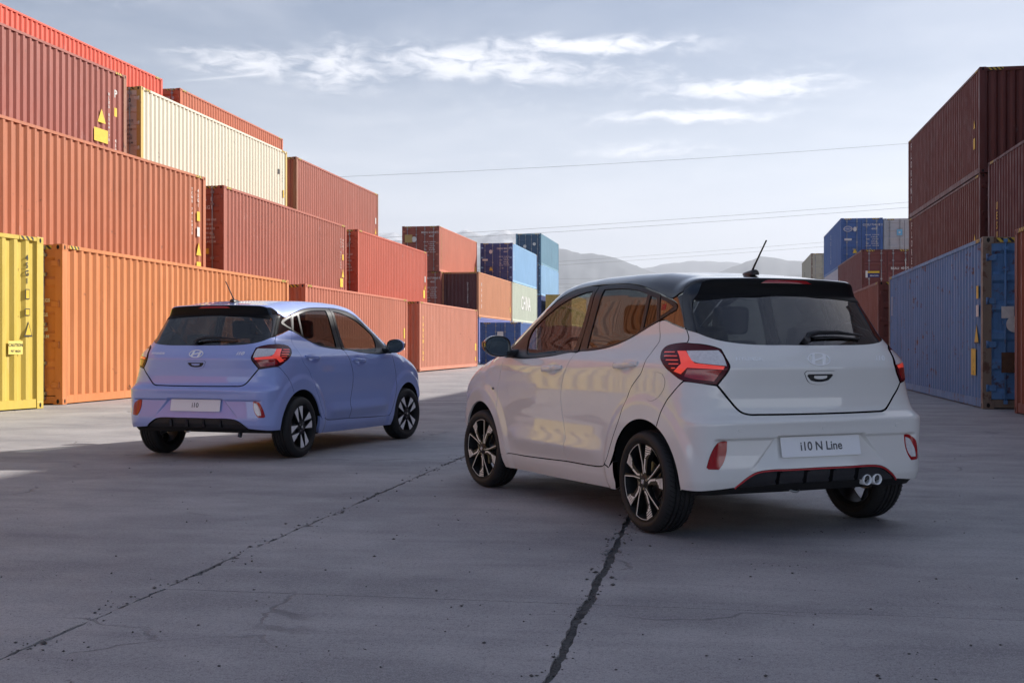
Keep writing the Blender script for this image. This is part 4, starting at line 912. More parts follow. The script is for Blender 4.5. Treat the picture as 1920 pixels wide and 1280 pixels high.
qp = sided('quarter_panel', [(.974,1.2085),(.922,1.2125),(.791,1.185),(.690,1.157)] + GAP_L + LAMP_OUT + SEAM + S1R + [(1.36,.335),(1.405,.349)] + DOOR_R, 'paint', grid=.014)
sided('side_sill', [(2.904,.2905),(2.622,.2945),(2.308,.3035),(1.964,.3155),(1.842,.3165),(1.651,.3185),(1.497,.3265),(1.41,.346),(1.365,.333)] + arc(76, 96, 5) + [(1.34,.20),(2.3,.185),(3.02,.18)] + arc(-97, -92, 2, 2.425) + [(2.96,.285)], 'paint', grid=.016, skirt=.03)
sided('fuel_flap', [(.833,.917),(.799,.909),(.781,.879),(.783,.833),(.81,.79),(.849,.762),(.878,.754),(.916,.766),(.946,.799),(.94,.839),(.908,.883),(.867,.908)], 'paint', qp, off=.0016, skirt=.0035, gap=0, grid=.016)
PARTS.pop(); PARTS[-1] = PARTS[-1]      # the flap is on the left only
tg = add('tailgate', panel('tailgate', both([(0,1.0705)] + GLASS_BOT + [(.687,1.155)] + GAP_L + LAMP_TOP + LAMP_IN + TG_BOT + [(0,.689)]), grid=.012), 'paint')
sided('tailgate_side_trim', [(.730,1.375)] + GAP_C + [(.684,1.153),(.634,1.139),(.640,1.171),(.651,1.228),(.657,1.285),(.655,1.311),(.645,1.331),(.616,1.362)] + EDGE, 'gloss', [tg, tg], grid=.012, gap=.0006)
rw = add('rear_window', panel('rear_window', both([(0,1.353)] + GLASS_TOP[1:] + [(.651,1.311),(.655,1.285),(.649,1.228),(.638,1.171),(.631,1.140)] + GLASS_BOT[::-1][1:] + [(0,1.0715)]), grid=.03, off=-.002, gap=.001, skirt=.004), 'glass_rear', tg)
add('spoiler_face', panel('spoiler_face', both(ARCH_TOP + GLASS_TOP[::-1][:-1] + [(0,1.3545)]), grid=.010, gap=0), 'matte', tg)
add('spoiler', panel('spoiler', both(XA + [(.560,-.118)] + XG[::-1]), 't', grid=.010, gap=.0006), 'roof', tg)
XR = [(.606,-.070),(.628,.006),(.628,.13),(.624,.253),(.616,.366),(.611,.477),(.607,.63),(.606,.807),(.607,.916),(.610,1.117),(.628,1.305),(.653,1.44),(.670,1.537),(.684,1.651),(.705,1.815),(.744,2.004)]
WS = [(.690,2.06),(.640,1.86),(.598,1.66),(.560,1.53),(.48,1.475),(.25,1.452),(0,1.445)]
add('roof', panel('roof', both(XG + XR + WS), 't', grid=.018), 'roof')
add('windscreen', panel('windscreen', both([(0,1.447),(.25,1.454),(.478,1.477),(.558,1.532),(.596,1.662),(.638,1.862),(.687,2.06),(.66,2.20),(.45,2.33),(0,2.41)]), 't', grid=.04, off=-.003, skirt=.004), 'glass')
add('cowl', panel('cowl', both([(0,2.41),(.45,2.33),(.66,2.20),(.69,2.06),(.744,2.006),(.755,2.10),(.70,2.30),(.48,2.42),(0,2.50)]), 't', grid=.03), 'frame')
HOODE = [(.752,2.105),(.735,2.30),(.72,2.50),(.695,2.70),(.66,2.86)]
add('bonnet', panel('bonnet', both([(0,2.505),(.48,2.425),(.70,2.305)] + HOODE[1:] + [(.56,2.93),(.30,2.985),(0,3.0)]), 't', grid=.02), 'paint')
def topz(x, y): return float(top3([(x, y)])[0, 2])
HS = [(Y2U(y), topz(x, y)) for x, y in HOODE]
sided('front_wing', DOORF[::-1][:-1] + [(3.004,1.0),(2.968,1.046)] + HS + [(Y2U(2.90),.70),(Y2U(2.86),.52)] + arc(68, -92, 30, 2.425) + [(2.955,.278)], 'paint', grid=.015)
fz = [(.20,.70),(.45,.775)]
def fx(z, y=2.885): return float(root(np.array([[.3, y, z]]), np.array([[1., 0, 0]]))[0, 0])
FB = [(fx(z), z) for z in (.84, .70, .55, .40, .30, .22)]
add('front_bumper', panel('front_bumper', both([(0,.80),(.30,.81),(.56,.84)] + FB + [(.5,.19),(0,.185)]), 'f', grid=.025), 'paint')
add('grille', panel('grille', both([(0,.66),(.42,.70),(.55,.66),(.50,.45),(.30,.36),(0,.35)]), 'f', grid=.03, off=.006), 'frame')
sided('headlight', [(.40,.80),(.56,.845),(fx(.83, 2.83),.83),(fx(.72, 2.87),.72),(.60,.69),(.45,.71)], 'lens', dom='f', grid=.02, off=.005)
bm_ = add('rear_bumper', panel('rear_bumper', both([(0,.685),(.10,.685),(.263,.6855),(.399,.687),(.435,.688),(.461,.696),(.476,.708),(.520,.774),(.564,.848)] + LAMP_BOT[::-1] + [(.690,.870)] + SEAM + BUMP_ARCH + [(.700,.283),(.64,.281),(.575,.288)] + DIFF[::-1]), grid=.0068, skirt=.03), 'paint')
add('diffuser', panel('diffuser', both([(0,.383),(.209,.382),(.345,.382),(.405,.375),(.430,.362),(.464,.331),(.492,.296),(.42,.292),(.30,.300),(0,.303)]), grid=.014, off=-.012, gap=0, skirt=.02), 'gloss', bm_, 'white')
add('diffuser', panel('diffuser', both([(0,.383),(.209,.382),(.345,.382),(.405,.375),(.430,.362),(.464,.331),(.492,.296),(.42,.290),(.30,.294),(0,.296)]), grid=.014, off=-.012, gap=0, skirt=.02), 'frame', bm_, 'blue')
# thin red line along the edge of the diffuser (white car)
dh = resample(np.array(DIFF + [(.502,.29),(0,.29)]), .012, 50); dh = [tuple(q) for q in dh if q[1] > .2965 and q[0] > .004]; dh.sort(key=lambda q: q[0])
seg = [(-u_, z_) for u_, z_ in dh[::-1]] + [(0, .389)] + dh
P3 = wrap3(np.array(seg)); N3 = cargrad(P3); b = MB()
b.tube([tuple(p - n * .001 + np.array([0, 0, -.005])) for p, n in zip(P3, N3)], .0050, 6); add('accent_line', b.mesh('accent_line', False), 'accent', bm_, 'white')
# fins in the diffuser
for xf in (-.27, -.09, .09, .27):
    p = wrap3(np.array([(xf, .378), (xf, .30)])); b = MB()
    b.add([(xf + s * .010, p[0, 1] + .02, .378) for s in (-1, 1)] + [(xf + s * .010, p[0, 1] - .004, .372) for s in (-1, 1)] + [(xf + s * .014, p[1, 1] - .012, .31) for s in (-1, 1)] + [(xf + s * .014, p[1, 1] + .02, .300) for s in (-1, 1)], [(0, 1, 3, 2), (2, 3, 5, 4), (4, 5, 7, 6), (0, 2, 4, 6), (1, 3, 5, 7)])
    add('fin', b.mesh('fin'), 'gloss', bm_)
# tail lamps
lamp = sided('tail_lamp', [(.683,1.079)] + LAMP_OUT + LAMP_BOT + [(.564,.855)] + [(.520,.951),(.530,.997),(.541,1.042)] + [(.558,1.053),(.589,1.064),(.624,1.072),(.661,1.0755)], 'lamp_dark', grid=.012, off=.004, gap=.001, skirt=.02, corner=62)
sided('reverse_lens', [(.679,1.034),(.549,1.036),(.539,1.016),(.527,.954),(.597,.964),(.639,.972),(.658,.984)], 'lamp_clear', lamp, grid=.012, off=.0065, gap=0, skirt=.004)
sided('light_strip', [(.727,1.033),(.682,1.033),(.654,.981),(.644,.968),(.597,.961),(.535,.951),(.541,.936),(.674,.944),(.700,.909),(.732,.924),(.700,.965),(.711,1.004)], 'lamp_strip', lamp, grid=.012, off=.0066, gap=0, skirt=.004)
sided('red_lens', [(.673,.939),(.545,.932),(.575,.872),(.650,.883),(.686,.896)], 'lamp_red', lamp, grid=.012, off=.0060, gap=0, skirt=.003)
for k, (a0, a1, zz) in enumerate(((.74,.815,1.026),(.723,.800,1.004),(.715,.780,.983),(.712,.760,.963),(.726,.745,.941))):
    sided('light_line', [(a0,zz-.0024),(a1,zz-.0024),(a1,zz+.0024),(a0,zz+.0024)], 'lamp_strip', lamp, grid=.01, off=.0064, gap=0, skirt=.002)
# bumper reflectors: red on the left, clear in a red frame on the right
RF = [(.566,.548),(.545,.554),(.535,.551),(.538,.49),(.551,.433),(.566,.402),(.602,.404),(.609,.414),(.595,.487),(.580,.53)]
RFI = [(.556,.530),(.541,.537),(.5425,.49),(.553,.445),(.566,.422),(.586,.424),(.580,.47),(.568,.51)]
add('reflector', panel('reflector', RF, mirror=True, grid=.01, off=.003, gap=.001, skirt=.02), 'lamp_red', bm_)
rr_ = add('fog_lamp', panel('fog_lamp', RF, grid=.01, off=.003, gap=.001, skirt=.02), 'lamp_red')
add('clear_lens', panel('clear_lens', RFI, grid=.01, off=.0055, gap=0, skirt=.003), 'lamp_clear', rr_)
# parking sensors
for x in (-.486, 0., .486):
    add('parking_sensor', panel('parking_sensor', [(x + .0115 * math.cos(q), .612 + .0115 * math.sin(q)) for q in [i * math.pi / 8 for i in range(16)]], grid=.012, off=.0015, gap=0, skirt=.003), 'paint', bm_)
# decals and badges follow the surface
def wrap_mesh(me, fn, off, name, depth=.0):
    """flat mesh (x right, y up as seen from behind) laid on the body through fn(x, y) -> (u, z)"""
    n = len(me.vertices); co = np.zeros(n * 3); me.vertices.foreach_get('co', co); co = co.reshape(-1, 3)
    uv = np.array([fn(a, b) for a, b, _ in co]); P = wrap3(uv); N_ = cargrad(P); P = P + N_ * (off + co[:, 2:3])
    m2 = me.copy(); m2.name = name; m2.vertices.foreach_set('co', P.ravel()); m2.update(); return m2
def ellipse(a, b, n=40): return [(a * math.cos(2 * math.pi * i / n), b * math.sin(2 * math.pi * i / n)) for i in range(n)]
def flat2(rings, d):
    """outline with one hole or simple polygons -> prism mesh with z thickness"""
    b = MB()
    for r_ in rings:
        if isinstance(r_, tuple):
            o, i = r_; n = len(o)
            for z, fl in ((d, 0), (0, 1)): b.add([(x, y, z) for x, y in o] + [(x, y, z) for x, y in i], [(k, (k + 1) % n, n + (k + 1) % n, n + k) for k in range(n)])
            for rg in (o, i): b.add([(x, y, 0) for x, y in rg] + [(x, y, d) for x, y in rg], [(k, (k + 1) % n, n + (k + 1) % n, n + k) for k in range(n)])
        else: b.prism(r_, lambda x, y, z: (x, y, z), 0, d)
    return b.mesh('flat')
EA, EB = .0775, .0385
Hl = [(-.052,-.0255),(-.034,-.0305),(-.024,-.008),(.014,.003),(.004,-.034),(.022,-.0335),(.052,.0255),(.034,.0305),(.024,.008),(-.014,-.003),(-.004,.034),(-.022,.0335)]
Hm = [[(-.056,-.022),(-.036,-.031),(-.018,.033),(-.034,.031)], [(.056,.022),(.036,.031),(.018,-.033),(.034,-.031)], [(-.034,-.008),(-.026,-.0105),(.034,.008),(.026,.0105)]]
Hm[2] = [(-.031,-.0125),(.001,-.004),(.031,.002),(.031,.0125),(-.001,.004),(-.031,-.002)]
emb = flat2([(ellipse(EA, EB), ellipse(EA - .0075, EB - .0065))] + Hm, .006)
add('emblem', wrap_mesh(emb, lambda x, y: (x - .002, .988 + y * .93), .001, 'emblem'), 'chrome', tg, label='oval silver emblem with a slanted H')
t_ = text_mesh('HYUNDAI', .034, .0012, 'CENTER', 1.12, res=3); add('nameplate', wrap_mesh(t_, lambda x, y: (-.428 + x * .74, .9925 + y * .80), .001, 'nameplate'), 'chrome', tg)
t_ = text_mesh('i10', .055, .0012, 'CENTER', 1.0, res=3); add('nameplate', wrap_mesh(t_, lambda x, y: (.441 + x * .78 + y * .22, .992 + y * .75), .001, 'nameplate'), 'chrome', tg)
t_ = text_mesh('i10', .052, .0006, 'CENTER', 1.0, res=3)
for s in (-1, 1): add('nameplate', wrap_mesh(t_, lambda x, y: (s * .955 + x * 1.0 + y * .2, 1.287 + y), .003, 'nameplate'), 'badge_red', qt[0 if s < 0 else 1], 'white')
# tailgate handle: bezel, recess, camera
def trap(w0, w1, z0, z1, r=.012): return [(-w0 + r, z1), (w0 - r, z1), (w0, z1 - r), (w1 + .004, z0 + r), (w1 - r, z0), (-w1 + r, z0), (-w1 - .004, z0 + r), (-w0, z1 - r)]
th = add('tailgate_handle', panel('tailgate_handle', trap(.108, .078, .859, .925), holes=[trap(.090, .066, .871, .908, .008)], grid=.012, off=.004, gap=0, skirt=.012), 'paint', tg)
add('handle_recess', panel('handle_recess', trap(.092, .068, .869, .910, .008), grid=.015, off=.0015, gap=0, skirt=0), 'frame', tg)
add('grip', panel('grip', trap(.046, .040, .884, .899, .004), grid=.012, off=.006, gap=0, skirt=.006), 'paint', tg)
b = MB(); p = wrap3(np.array([(-.062, .890)]))[0]; b.tube([(p[0], p[1] + .004, p[2]), (p[0], p[1] - .006, p[2])], .0085, 12); add('camera_lens', b.mesh('camera_lens', False), 'frame', tg)
# number plate
pc0 = wrap3(np.array([(0, .558)]))[0]; pc1 = wrap3(np.array([(0, .452)]))[0]
PLN = Vector((0, pc1[2] - pc0[2], -(pc1[1] - pc0[1]))).normalized()
def plate_pt(x, y, d): c = (Vector(pc0) + Vector(pc1)) / 2; up = (Vector(pc0) - Vector(pc1)).normalized(); n = Vector((0, -abs(up.z), up.y)); n = Vector((1, 0, 0)).cross(up); return c + Vector((x, 0, 0)) + up * y + n * d
def rrect(w, h, r, n=4):
    o = []
    for cx, cy, a in ((w - r, h - r, 0), (-w + r, h - r, 90), (-w + r, -h + r, 180), (w - r, -h + r, 270)): o += [(cx + r * math.cos(R(a + 90 * i / n)), cy + r * math.sin(R(a + 90 * i / n))) for i in range(n + 1)]
    return o
b = MB(); b.prism(rrect(.270, .0555, .008), plate_pt, .012, .016); npl = add('number_plate', b.mesh('number_plate'), 'plate')
for txt, who, sz in (('i10 N Line', 'white', .068), ('i10', 'blue', .062)):
    me = text_mesh(txt, sz, 0, 'CENTER', 1.0, res=3).copy(); co = np.zeros(len(me.vertices) * 3); me.vertices.foreach_get('co', co); co = co.reshape(-1, 3)
    me.vertices.foreach_set('co', np.array([plate_pt(a, q, .0172)[:] for a, q, _ in co]).ravel()); me.update(); add('lettering', me, 'plate_text', npl, who)
# third brake light
add('brake_light', panel('brake_light', both([(0,1.4435),(.10,1.443),(.14,1.440),(.178,1.425),(0,1.427)]), grid=.012, off=.003, gap=0, skirt=.006), 'lamp_red', tg)
# rear wiper
P = [(-.045,1.086),(-.02,1.108),(.05,1.122),(.20,1.126),(.383,1.115)]; S3 = wrap3(np.array(P)); N3 = cargrad(S3)
b = MB(); b.tube([tuple(s + n * o) for s, n, o in zip(S3, N3, (.012, .028, .030, .024, .014))], [.016, .017, .014, .012, .004], 8)
b.tube([tuple(S3[0] - N3[0] * .01), tuple(S3[0] + N3[0] * .03)], .020, 12); wi = add('wiper', b.mesh('wiper', False), 'frame')
P = [(.02,1.100),(.20,1.106),(.36,1.100)]; S3 = wrap3(np.array(P)); N3 = cargrad(S3); b = MB(); b.tube([tuple(s + n * .008) for s, n in zip(S3, N3)], .006, 6); add('wiper_blade', b.mesh('wiper_blade', False), 'frame', wi)
# antenna
zr = topz(0, .15); b = MB(); prof = [(.205, .006, .010), (.19, .018, .020), (.15, .026, .026), (.10, .028, .032), (.075, .026, .032), (.068, .020, .026)]
vs = []; 
for y, w, h in prof:
    for q in range(9): a = math.pi * q / 8; vs.append((-w * math.cos(a), y, zr - .004 + h * math.sin(a) ** .8))
b.add(vs, [(i * 9 + k, i * 9 + k + 1, (i + 1) * 9 + k + 1, (i + 1) * 9 + k) for i in range(5) for k in range(8)], 0, True); b.add(vs[-9:], [tuple(range(9))])
an = add('antenna', b.mesh('antenna'), 'frame'); b = MB(); b.tube([(0, .112, zr + .02), (0, .085, zr + .055), (0, -.033, zr + .195)], [.007, .0055, .0045], 8); add('mast', b.mesh('mast', False), 'frame', an)
# door handles
for (ya, za, yb, zb), dd in (((1.342, .905, 1.056, .925), fd), ((.350, .944, .083, .962), rd)):
    for i, s in enumerate((-1, 1)):
        b = MB(); n = 16; vs = []
        for k in range(n + 1):
            t = k / n; y = ya + (yb - ya) * t; z = za + (zb - za) * t; e = 1 - (2 * abs(t - .5)) ** 3.5
            p = wrap3(np.array([(Y2U(y), z)]))[0]; hh = .010 + .010 * e; out = .004 + .030 * e
            for q in range(10):
                a = 2 * math.pi * q / 10; vs.append((s * (p[0] + out + .010 * math.cos(a) * (.4 + .6 * e)), y, z + hh * math.sin(a)))
        b.add(vs, [(k * 10 + q, k * 10 + (q + 1) % 10, (k + 1) * 10 + (q + 1) % 10, (k + 1) * 10 + q) for k in range(n) for q in range(10)], 0, True)
        for y, z, sg in ((ya, za, -1), (yb, zb, 1)):
            p = wrap3(np.array([(Y2U(y + sg * .018), z)]))[0]; b.box(min(s * (p[0] - .01), s * (p[0] + .014)), max(s * (p[0] - .01), s * (p[0] + .014)), min(y, y + sg * .03), max(y, y + sg * .03), z - .012, z + .012, c=.004)
        add('door_handle', b.mesh('door_handle'), 'paint', dd[i])
# N badge on the wing (white car)
for s in (-1, 1): add('wing_badge', panel('wing_badge', [(3.13,.742),(3.17,.742),(3.176,.757),(3.136,.757)], mirror=s < 0, grid=.02, off=.002, gap=0, skirt=.003), 'gloss', None, 'white')
# mirrors
def mirror_meshes(s):
    C0 = Vector((.930, 1.865, 1.062)); W_, H_, D_ = .098, .074, .105
    def pt(u, v, back):
        # outline in the rear view: fuller towards the car at the top, tapering outwards
        x = W_ * u; z = H_ * v
        return Vector((s * (C0.x + x), C0.y + back, C0.z + z + .006 * u))
    out = []
    for k in range(36):
        a = 2 * math.pi * k / 36; c, sn = math.cos(a), math.sin(a); e = 2.8; r_ = (abs(c) ** e + abs(sn) ** e) ** (-1 / e); u, v = c * r_, sn * r_
        if u > 0: v *= 1 - .30 * u ** 2
        out.append((u, v))
    b = MB(); vs = []; rings = [(1.0, -.012), (1.02, 0), (1.02, .02), (.96, .05), (.80, .082), (.5, .10), (.15, .107)]
    for sc, bk in rings: vs += [pt(u * sc, v * sc, bk) for u, v in out]
    n = 36; b.add(vs, [(i * n + k, i * n + (k + 1) % n, (i + 1) * n + (k + 1) % n, (i + 1) * n + k) for i in range(len(rings) - 1) for k in range(n)], 0, True); b.add(vs[-n:], [tuple(range(n))])
    cap = b.mesh('mirror')
    b = MB(); vs = [pt(u, v, -.012) for u, v in out] + [pt(u * .93, v * .90, -.010) for u, v in out] + [pt(u * .91, v * .88, .004) for u, v in out]
    b.add(vs, [(i * n + k, i * n + (k + 1) % n, (i + 1) * n + (k + 1) % n, (i + 1) * n + k) for i in range(2) for k in range(n)], 0, False); rim = b.mesh('mirror_rim')
    b = MB(); vs = [pt(u * .915, v * .885, .002) for u, v in out]; b.add(vs, [tuple(range(n))]); gl = b.mesh('mirror_glass', False)
    b = MB(); b.tube([(s * .735, 1.90, 1.005), (s * .80, 1.895, 1.008), (s * .86, 1.89, 1.02)], [.042, .030, .026], 10); foot = b.mesh('mirror_foot', False)
    b = MB(); b.tube([(s * (C0.x + .085), C0.y + .03, C0.z - .03), (s * (C0.x + .104), C0.y + .025, C0.z), (s * (C0.x + .098), C0.y + .04, C0.z + .03)], .007, 6); ind = b.mesh('indicator', False)
    return cap, rim, gl, foot, ind
for s in (-1, 1):
    cap, rim, gl, foot, ind = mirror_meshes(s)
    k = add('mirror', cap, 'mirror_cap'); add('mirror_rim', rim, 'frame', k); add('mirror_glass', gl, 'mirror', k); add('mirror_foot', foot, 'frame', k); add('indicator', ind, 'amber', k)
# dark inner shell, wheel wells and floor
def shell():
    us = np.concatenate([np.linspace(-3.85, 3.85, 260)]); zs = np.linspace(.24, 1.0, 36); U_, Z_ = np.meshgrid(us, zs); P = wrap3(np.stack([U_.ravel(), Z_.ravel()], -1)); N_ = cargrad(P); Q = P - N_ * .024
    n = len(us); fs = []
    for j in range(len(zs) - 1):
        for i in range(n - 1):
            c = (P[j * n + i] + P[(j + 1) * n + i + 1]) / 2
            if min(math.hypot(c[1], c[2] - .29), math.hypot(c[1] - 2.425, c[2] - .29)) < .395: continue
            fs.append((j * n + i, j * n + i + 1, (j + 1) * n + i + 1, (j + 1) * n + i))
    me = bpy.data.meshes.new('inner_body'); me.from_pydata(Q.tolist(), [], fs); me.materials.append(None); return me
ib = add('inner_body', shell(), 'under')
for s in (-1, 1):
    for yw in (0, 2.425):
        b = MB(); n = 24; vs = []
        for k in range(n + 1):
            a = R(-90 + 180 * k / n); y = yw + .372 * math.sin(a); z = .29 + .372 * math.cos(a)
            xo = float(root(np.array([[.3, y, max(z, .2)]]), np.array([[1., 0, 0]]))[0, 0]) - .020
            vs += [(s * xo, y, z), (s * .50, y, z)]
        b.add(vs, [(2 * i, 2 * i + 1, 2 * i + 3, 2 * i + 2) for i in range(n)], 0, True); b.add([vs[2 * i + 1] for i in range(n + 1)], [tuple(range(n + 1))]); add('wheel_arch_liner', b.mesh('wheel_arch_liner', False), 'under')
b = MB(); b.box(-.74, .74, .40, 2.02, .195, .26); b.box(-.49, .49, .30, 3.0, .20, .30); b.box(-.49, .49, -.44, .31, .29, .36); add('floor_pan', b.mesh('floor_pan'), 'under')
b = MB(); b.tube([(-.70, 0, .25), (-.45, .05, .27), (.45, .05, .27), (.70, 0, .25)], .045, 10); add('rear_axle', b.mesh('rear_axle', False), 'under')
b = MB(); b.box(.12, .50, -.45, -.22, .25, .35, c=.045); mf = add('silencer', b.mesh('silencer'), 'exhaust', None)
# twin exhaust tips (white), bent pipe (blue)
for x in (.335, .408):
    b = MB(); b.lathe([(.027, 0), (.031, .004), (.031, .16), (.028, .16), (.026, .02)], 24, 'z', closed=True)
    me = b.mesh('exhaust_tip'); M_ = Matrix.Translation((x, -.535, .303)) @ Matrix.Rotation(R(-90), 4, 'X') @ Matrix.Rotation(0, 4, 'Y'); me.transform(M_); add('exhaust_tip', me, 'chrome', mf, 'white')
b = MB(); b.tube([(.34, -.30, .28), (.42, -.42, .27), (.44, -.47, .245), (.44, -.48, .22)], .020, 10); add('tail_pipe', b.mesh('tail_pipe', False), 'exhaust', mf, 'blue')
b = MB(); pts = [(-.13 + .035 * math.cos(q), -.46 + .028 * math.sin(q) , .272 + .018 * math.sin(q)) for q in [i * math.pi / 8 for i in range(17)]]; b.tube(pts, .007, 6); add('towing_eye', b.mesh('towing_eye', False), 'chrome_dull')
# ---- cabin ----
def lump(b, x0, x1, y0, y1, z0, z1, c, shear=0.):
    bm = bmesh.new(); bmesh.ops.create_cube(bm, size=1)
    for v in bm.verts: v.co = Vector(((x0 + x1) / 2 + v.co.x * (x1 - x0), (y0 + y1) / 2 + v.co.y * (y1 - y0), (z0 + z1) / 2 + v.co.z * (z1 - z0)))
    bmesh.ops.bevel(bm, geom=bm.edges[:] + bm.verts[:], offset=c, segments=3, affect='EDGES', profile=.5)
    for v in bm.verts: v.co.y -= shear * (v.co.z - z0)
    b.bm(bm, 0, True)
for x in (-.34, .34):
    b = MB(); lump(b, x - .25, x + .25, 1.05, 1.55, .42, .58, .05); se = add('front_seat', b.mesh('front_seat'), 'seat')
    b = MB(); lump(b, x - .24, x + .24, .98, 1.10, .52, 1.10, .05, .28); add('backrest', b.mesh('backrest'), 'seat', se)
    b = MB(); lump(b, x - .13, x + .13, .80, .90, 1.14, 1.33, .04, .1); add('headrest', b.mesh('headrest'), 'seat', se)
b = MB(); lump(b, -.60, .60, .22, .70, .42, .58, .05); se = add('rear_seat', b.mesh('rear_seat'), 'seat')
b = MB(); lump(b, -.60, .60, .16, .28, .52, 1.02, .05, .25); add('backrest', b.mesh('backrest'), 'seat', se)
for x in (-.36, .36):
    b = MB(); lump(b, x - .13, x + .13, .02, .11, 1.04, 1.18, .035, .1); add('headrest', b.mesh('headrest'), 'seat', se)
b = MB(); lump(b, -.70, .70, 1.85, 2.30, .55, 1.0, .08); add('dashboard', b.mesh('dashboard'), 'seat')
b = MB(); vs = []
for k in range(32):
    a = 2 * math.pi * k / 32
    for q in range(8):
        c = 2 * math.pi * q / 8; rr = .175 + .016 * math.cos(c); p = Vector((rr * math.cos(a), .016 * math.sin(c), rr * math.sin(a))); p.rotate(Matrix.Rotation(R(-28), 3, 'X')); vs.append((p.x - .34, p.y + 1.72, p.z + .96))
b.add(vs, [(k * 8 + q, k * 8 + (q + 1) % 8, ((k + 1) % 32) * 8 + (q + 1) % 8, ((k + 1) % 32) * 8 + q) for k in range(32) for q in range(8)], 0, True); b.box(-.37, -.31, 1.70, 1.74, .85, 1.0); add('steering_wheel', b.mesh('steering_wheel'), 'frame')
# ---------------- wheels ----------------
def pol(r, deg): return (r * math.cos(R(deg)), r * math.sin(R(deg)))
def tyre_mesh(Rt, Rr, w):
    h = w / 2; pr = [(Rr - .012, -h + .02), (Rr + .004, -h + .006), (Rr + .03, -h - .002), (Rt - .03, -h + .001), (Rt - .012, -h + .012), (Rt - .003, -h + .030)]
    def g(c): return [(Rt, c - .0065), (Rt - .008, c - .004), (Rt - .008, c + .004), (Rt, c + .0065)]
    for c in (-h * .47, -h * .14, h * .17, h * .48): pr += g(c)
    pr += [(Rt - .003, h - .030), (Rt - .012, h - .012), (Rt - .022, h - .004), (Rt - .030, h - .001), (Rt - .034, h + .0015), (Rr + .022, h + .002), (Rr + .012, h - .003), (Rr + .002, h - .010), (Rr - .012, h - .022)]
    b = MB(); b.lathe(pr, 96, 'x'); 
    # shallow sipes on the shoulders
    me = b.mesh('tyre', True, 35); return me
def sipes_mesh(Rt, w):
    b = MB(); h = w / 2; n = 66
    for k in range(n):
        a = 2 * math.pi * k / n
        for c, l, tw in ((h * .70, h * .17, .06), (-h * .70, h * .17, -.06), (.015 * h, h * .09, .05)):
            pts = []
            for dx, da in ((-l, -.006 - tw * .5), (l, -.006 + tw * .5), (l, .006 + tw * .5), (-l, .006 - tw * .5)):
                r = Rt + .0006 - (.004 if abs(c + dx) > h * .72 else 0); pts.append((c + dx, r * math.cos(a + da), r * math.sin(a + da)))
            b.add(pts, [(0, 1, 2, 3)])
    return b.mesh('tread_sipes', False)
def barrel_mesh(Rr, w):
    h = w / 2; b = MB(); b.lathe([(Rr + .004, h - .012), (Rr + .006, h - .004), (Rr - .003, h - .006), (Rr - .010, h - .016), (Rr - .022, h - .045), (Rr - .03, -h + .03), (Rr - .012, -h + .01), (Rr + .004, -h + .008)], 72, 'x'); return b.mesh('wheel', True, 40)
def disc_mesh():
    b = MB(); b.lathe([(.03, .02), (.115, .02), (.115, .032), (.06, .032), (.058, .048), (.03, .048)], 40, 'x'); b.box(.012, .055, -.125, -.06, -.045, .055, c=.008); return b.mesh('brake_disc', True, 40)
def spokes_white(Rr, h):
    parts = []; f = lambda a, b_, d: (d, a, b_); q = h - .012
    for k in range(5):
        o = 90 + 72 * k; b = MB()
        b.prism([pol(.045, o - 40), pol(.045, o + 25), pol(.5 * Rr, o + 8.5), pol(Rr - .004, o + 15.5), pol(Rr - .004, o + 10.5), pol(.5 * Rr, o + 3.0), pol(.40 * Rr, o - 2), pol(.62 * Rr, o - 3.5), pol(Rr - .004, o - 7), pol(Rr - .004, o - 27), pol(.82 * Rr, o - 26), pol(.62 * Rr, o - 19), pol(.34 * Rr, o - 26)], f, q - .03, q)
        body = b.mesh('spoke'); inl = []
        def strip(pts, w):
            bb = MB()
            for (p0, p1) in zip(pts[:-1], pts[1:]):
                d = np.array(p1) - np.array(p0); n_ = np.array([-d[1], d[0]]) / max(np.hypot(*d), 1e-9) * w / 2
                bb.prism([tuple(np.array(p0) - n_), tuple(np.array(p1) - n_), tuple(np.array(p1) + n_), tuple(np.array(p0) + n_)], f, q - .001, q + .0015)
            return bb.mesh('inlay')
        inl.append(strip([pol(.20 * Rr, o - 2), pol(.5 * Rr, o + 8), pol(Rr * .965, o + 14.6)], .0055))
        inl.append(strip([pol(Rr * .968, o + 14.6 + i * 4) for i in range(10)], .0040))
        bb = MB(); bb.prism([pol(.24 * Rr, o - 14), pol(.36 * Rr, o - 4), pol(.60 * Rr, o - 5.5), pol(.60 * Rr, o - 10.5), pol(.36 * Rr, o - 12), pol(.26 * Rr, o - 26)], f, q - .001, q + .0015); inl.append(bb.mesh('inlay'))
        for i in range(6):
            r0 = .615 + i * .058; r1 = r0 + .034; lo, hi = -7.5, -24 if i > 1 else -13 - i * 5.5
            bb = MB(); bb.prism([pol(r0 * Rr, o + lo), pol(r1 * Rr, o + lo + .4), pol(min(.972, r1 + .055) * Rr, o + hi), pol(min(.940, r0 + .055) * Rr, o + hi)], f, q - .001, q + .0015); inl.append(bb.mesh('inlay'))
        parts.append((body, inl))
    return parts
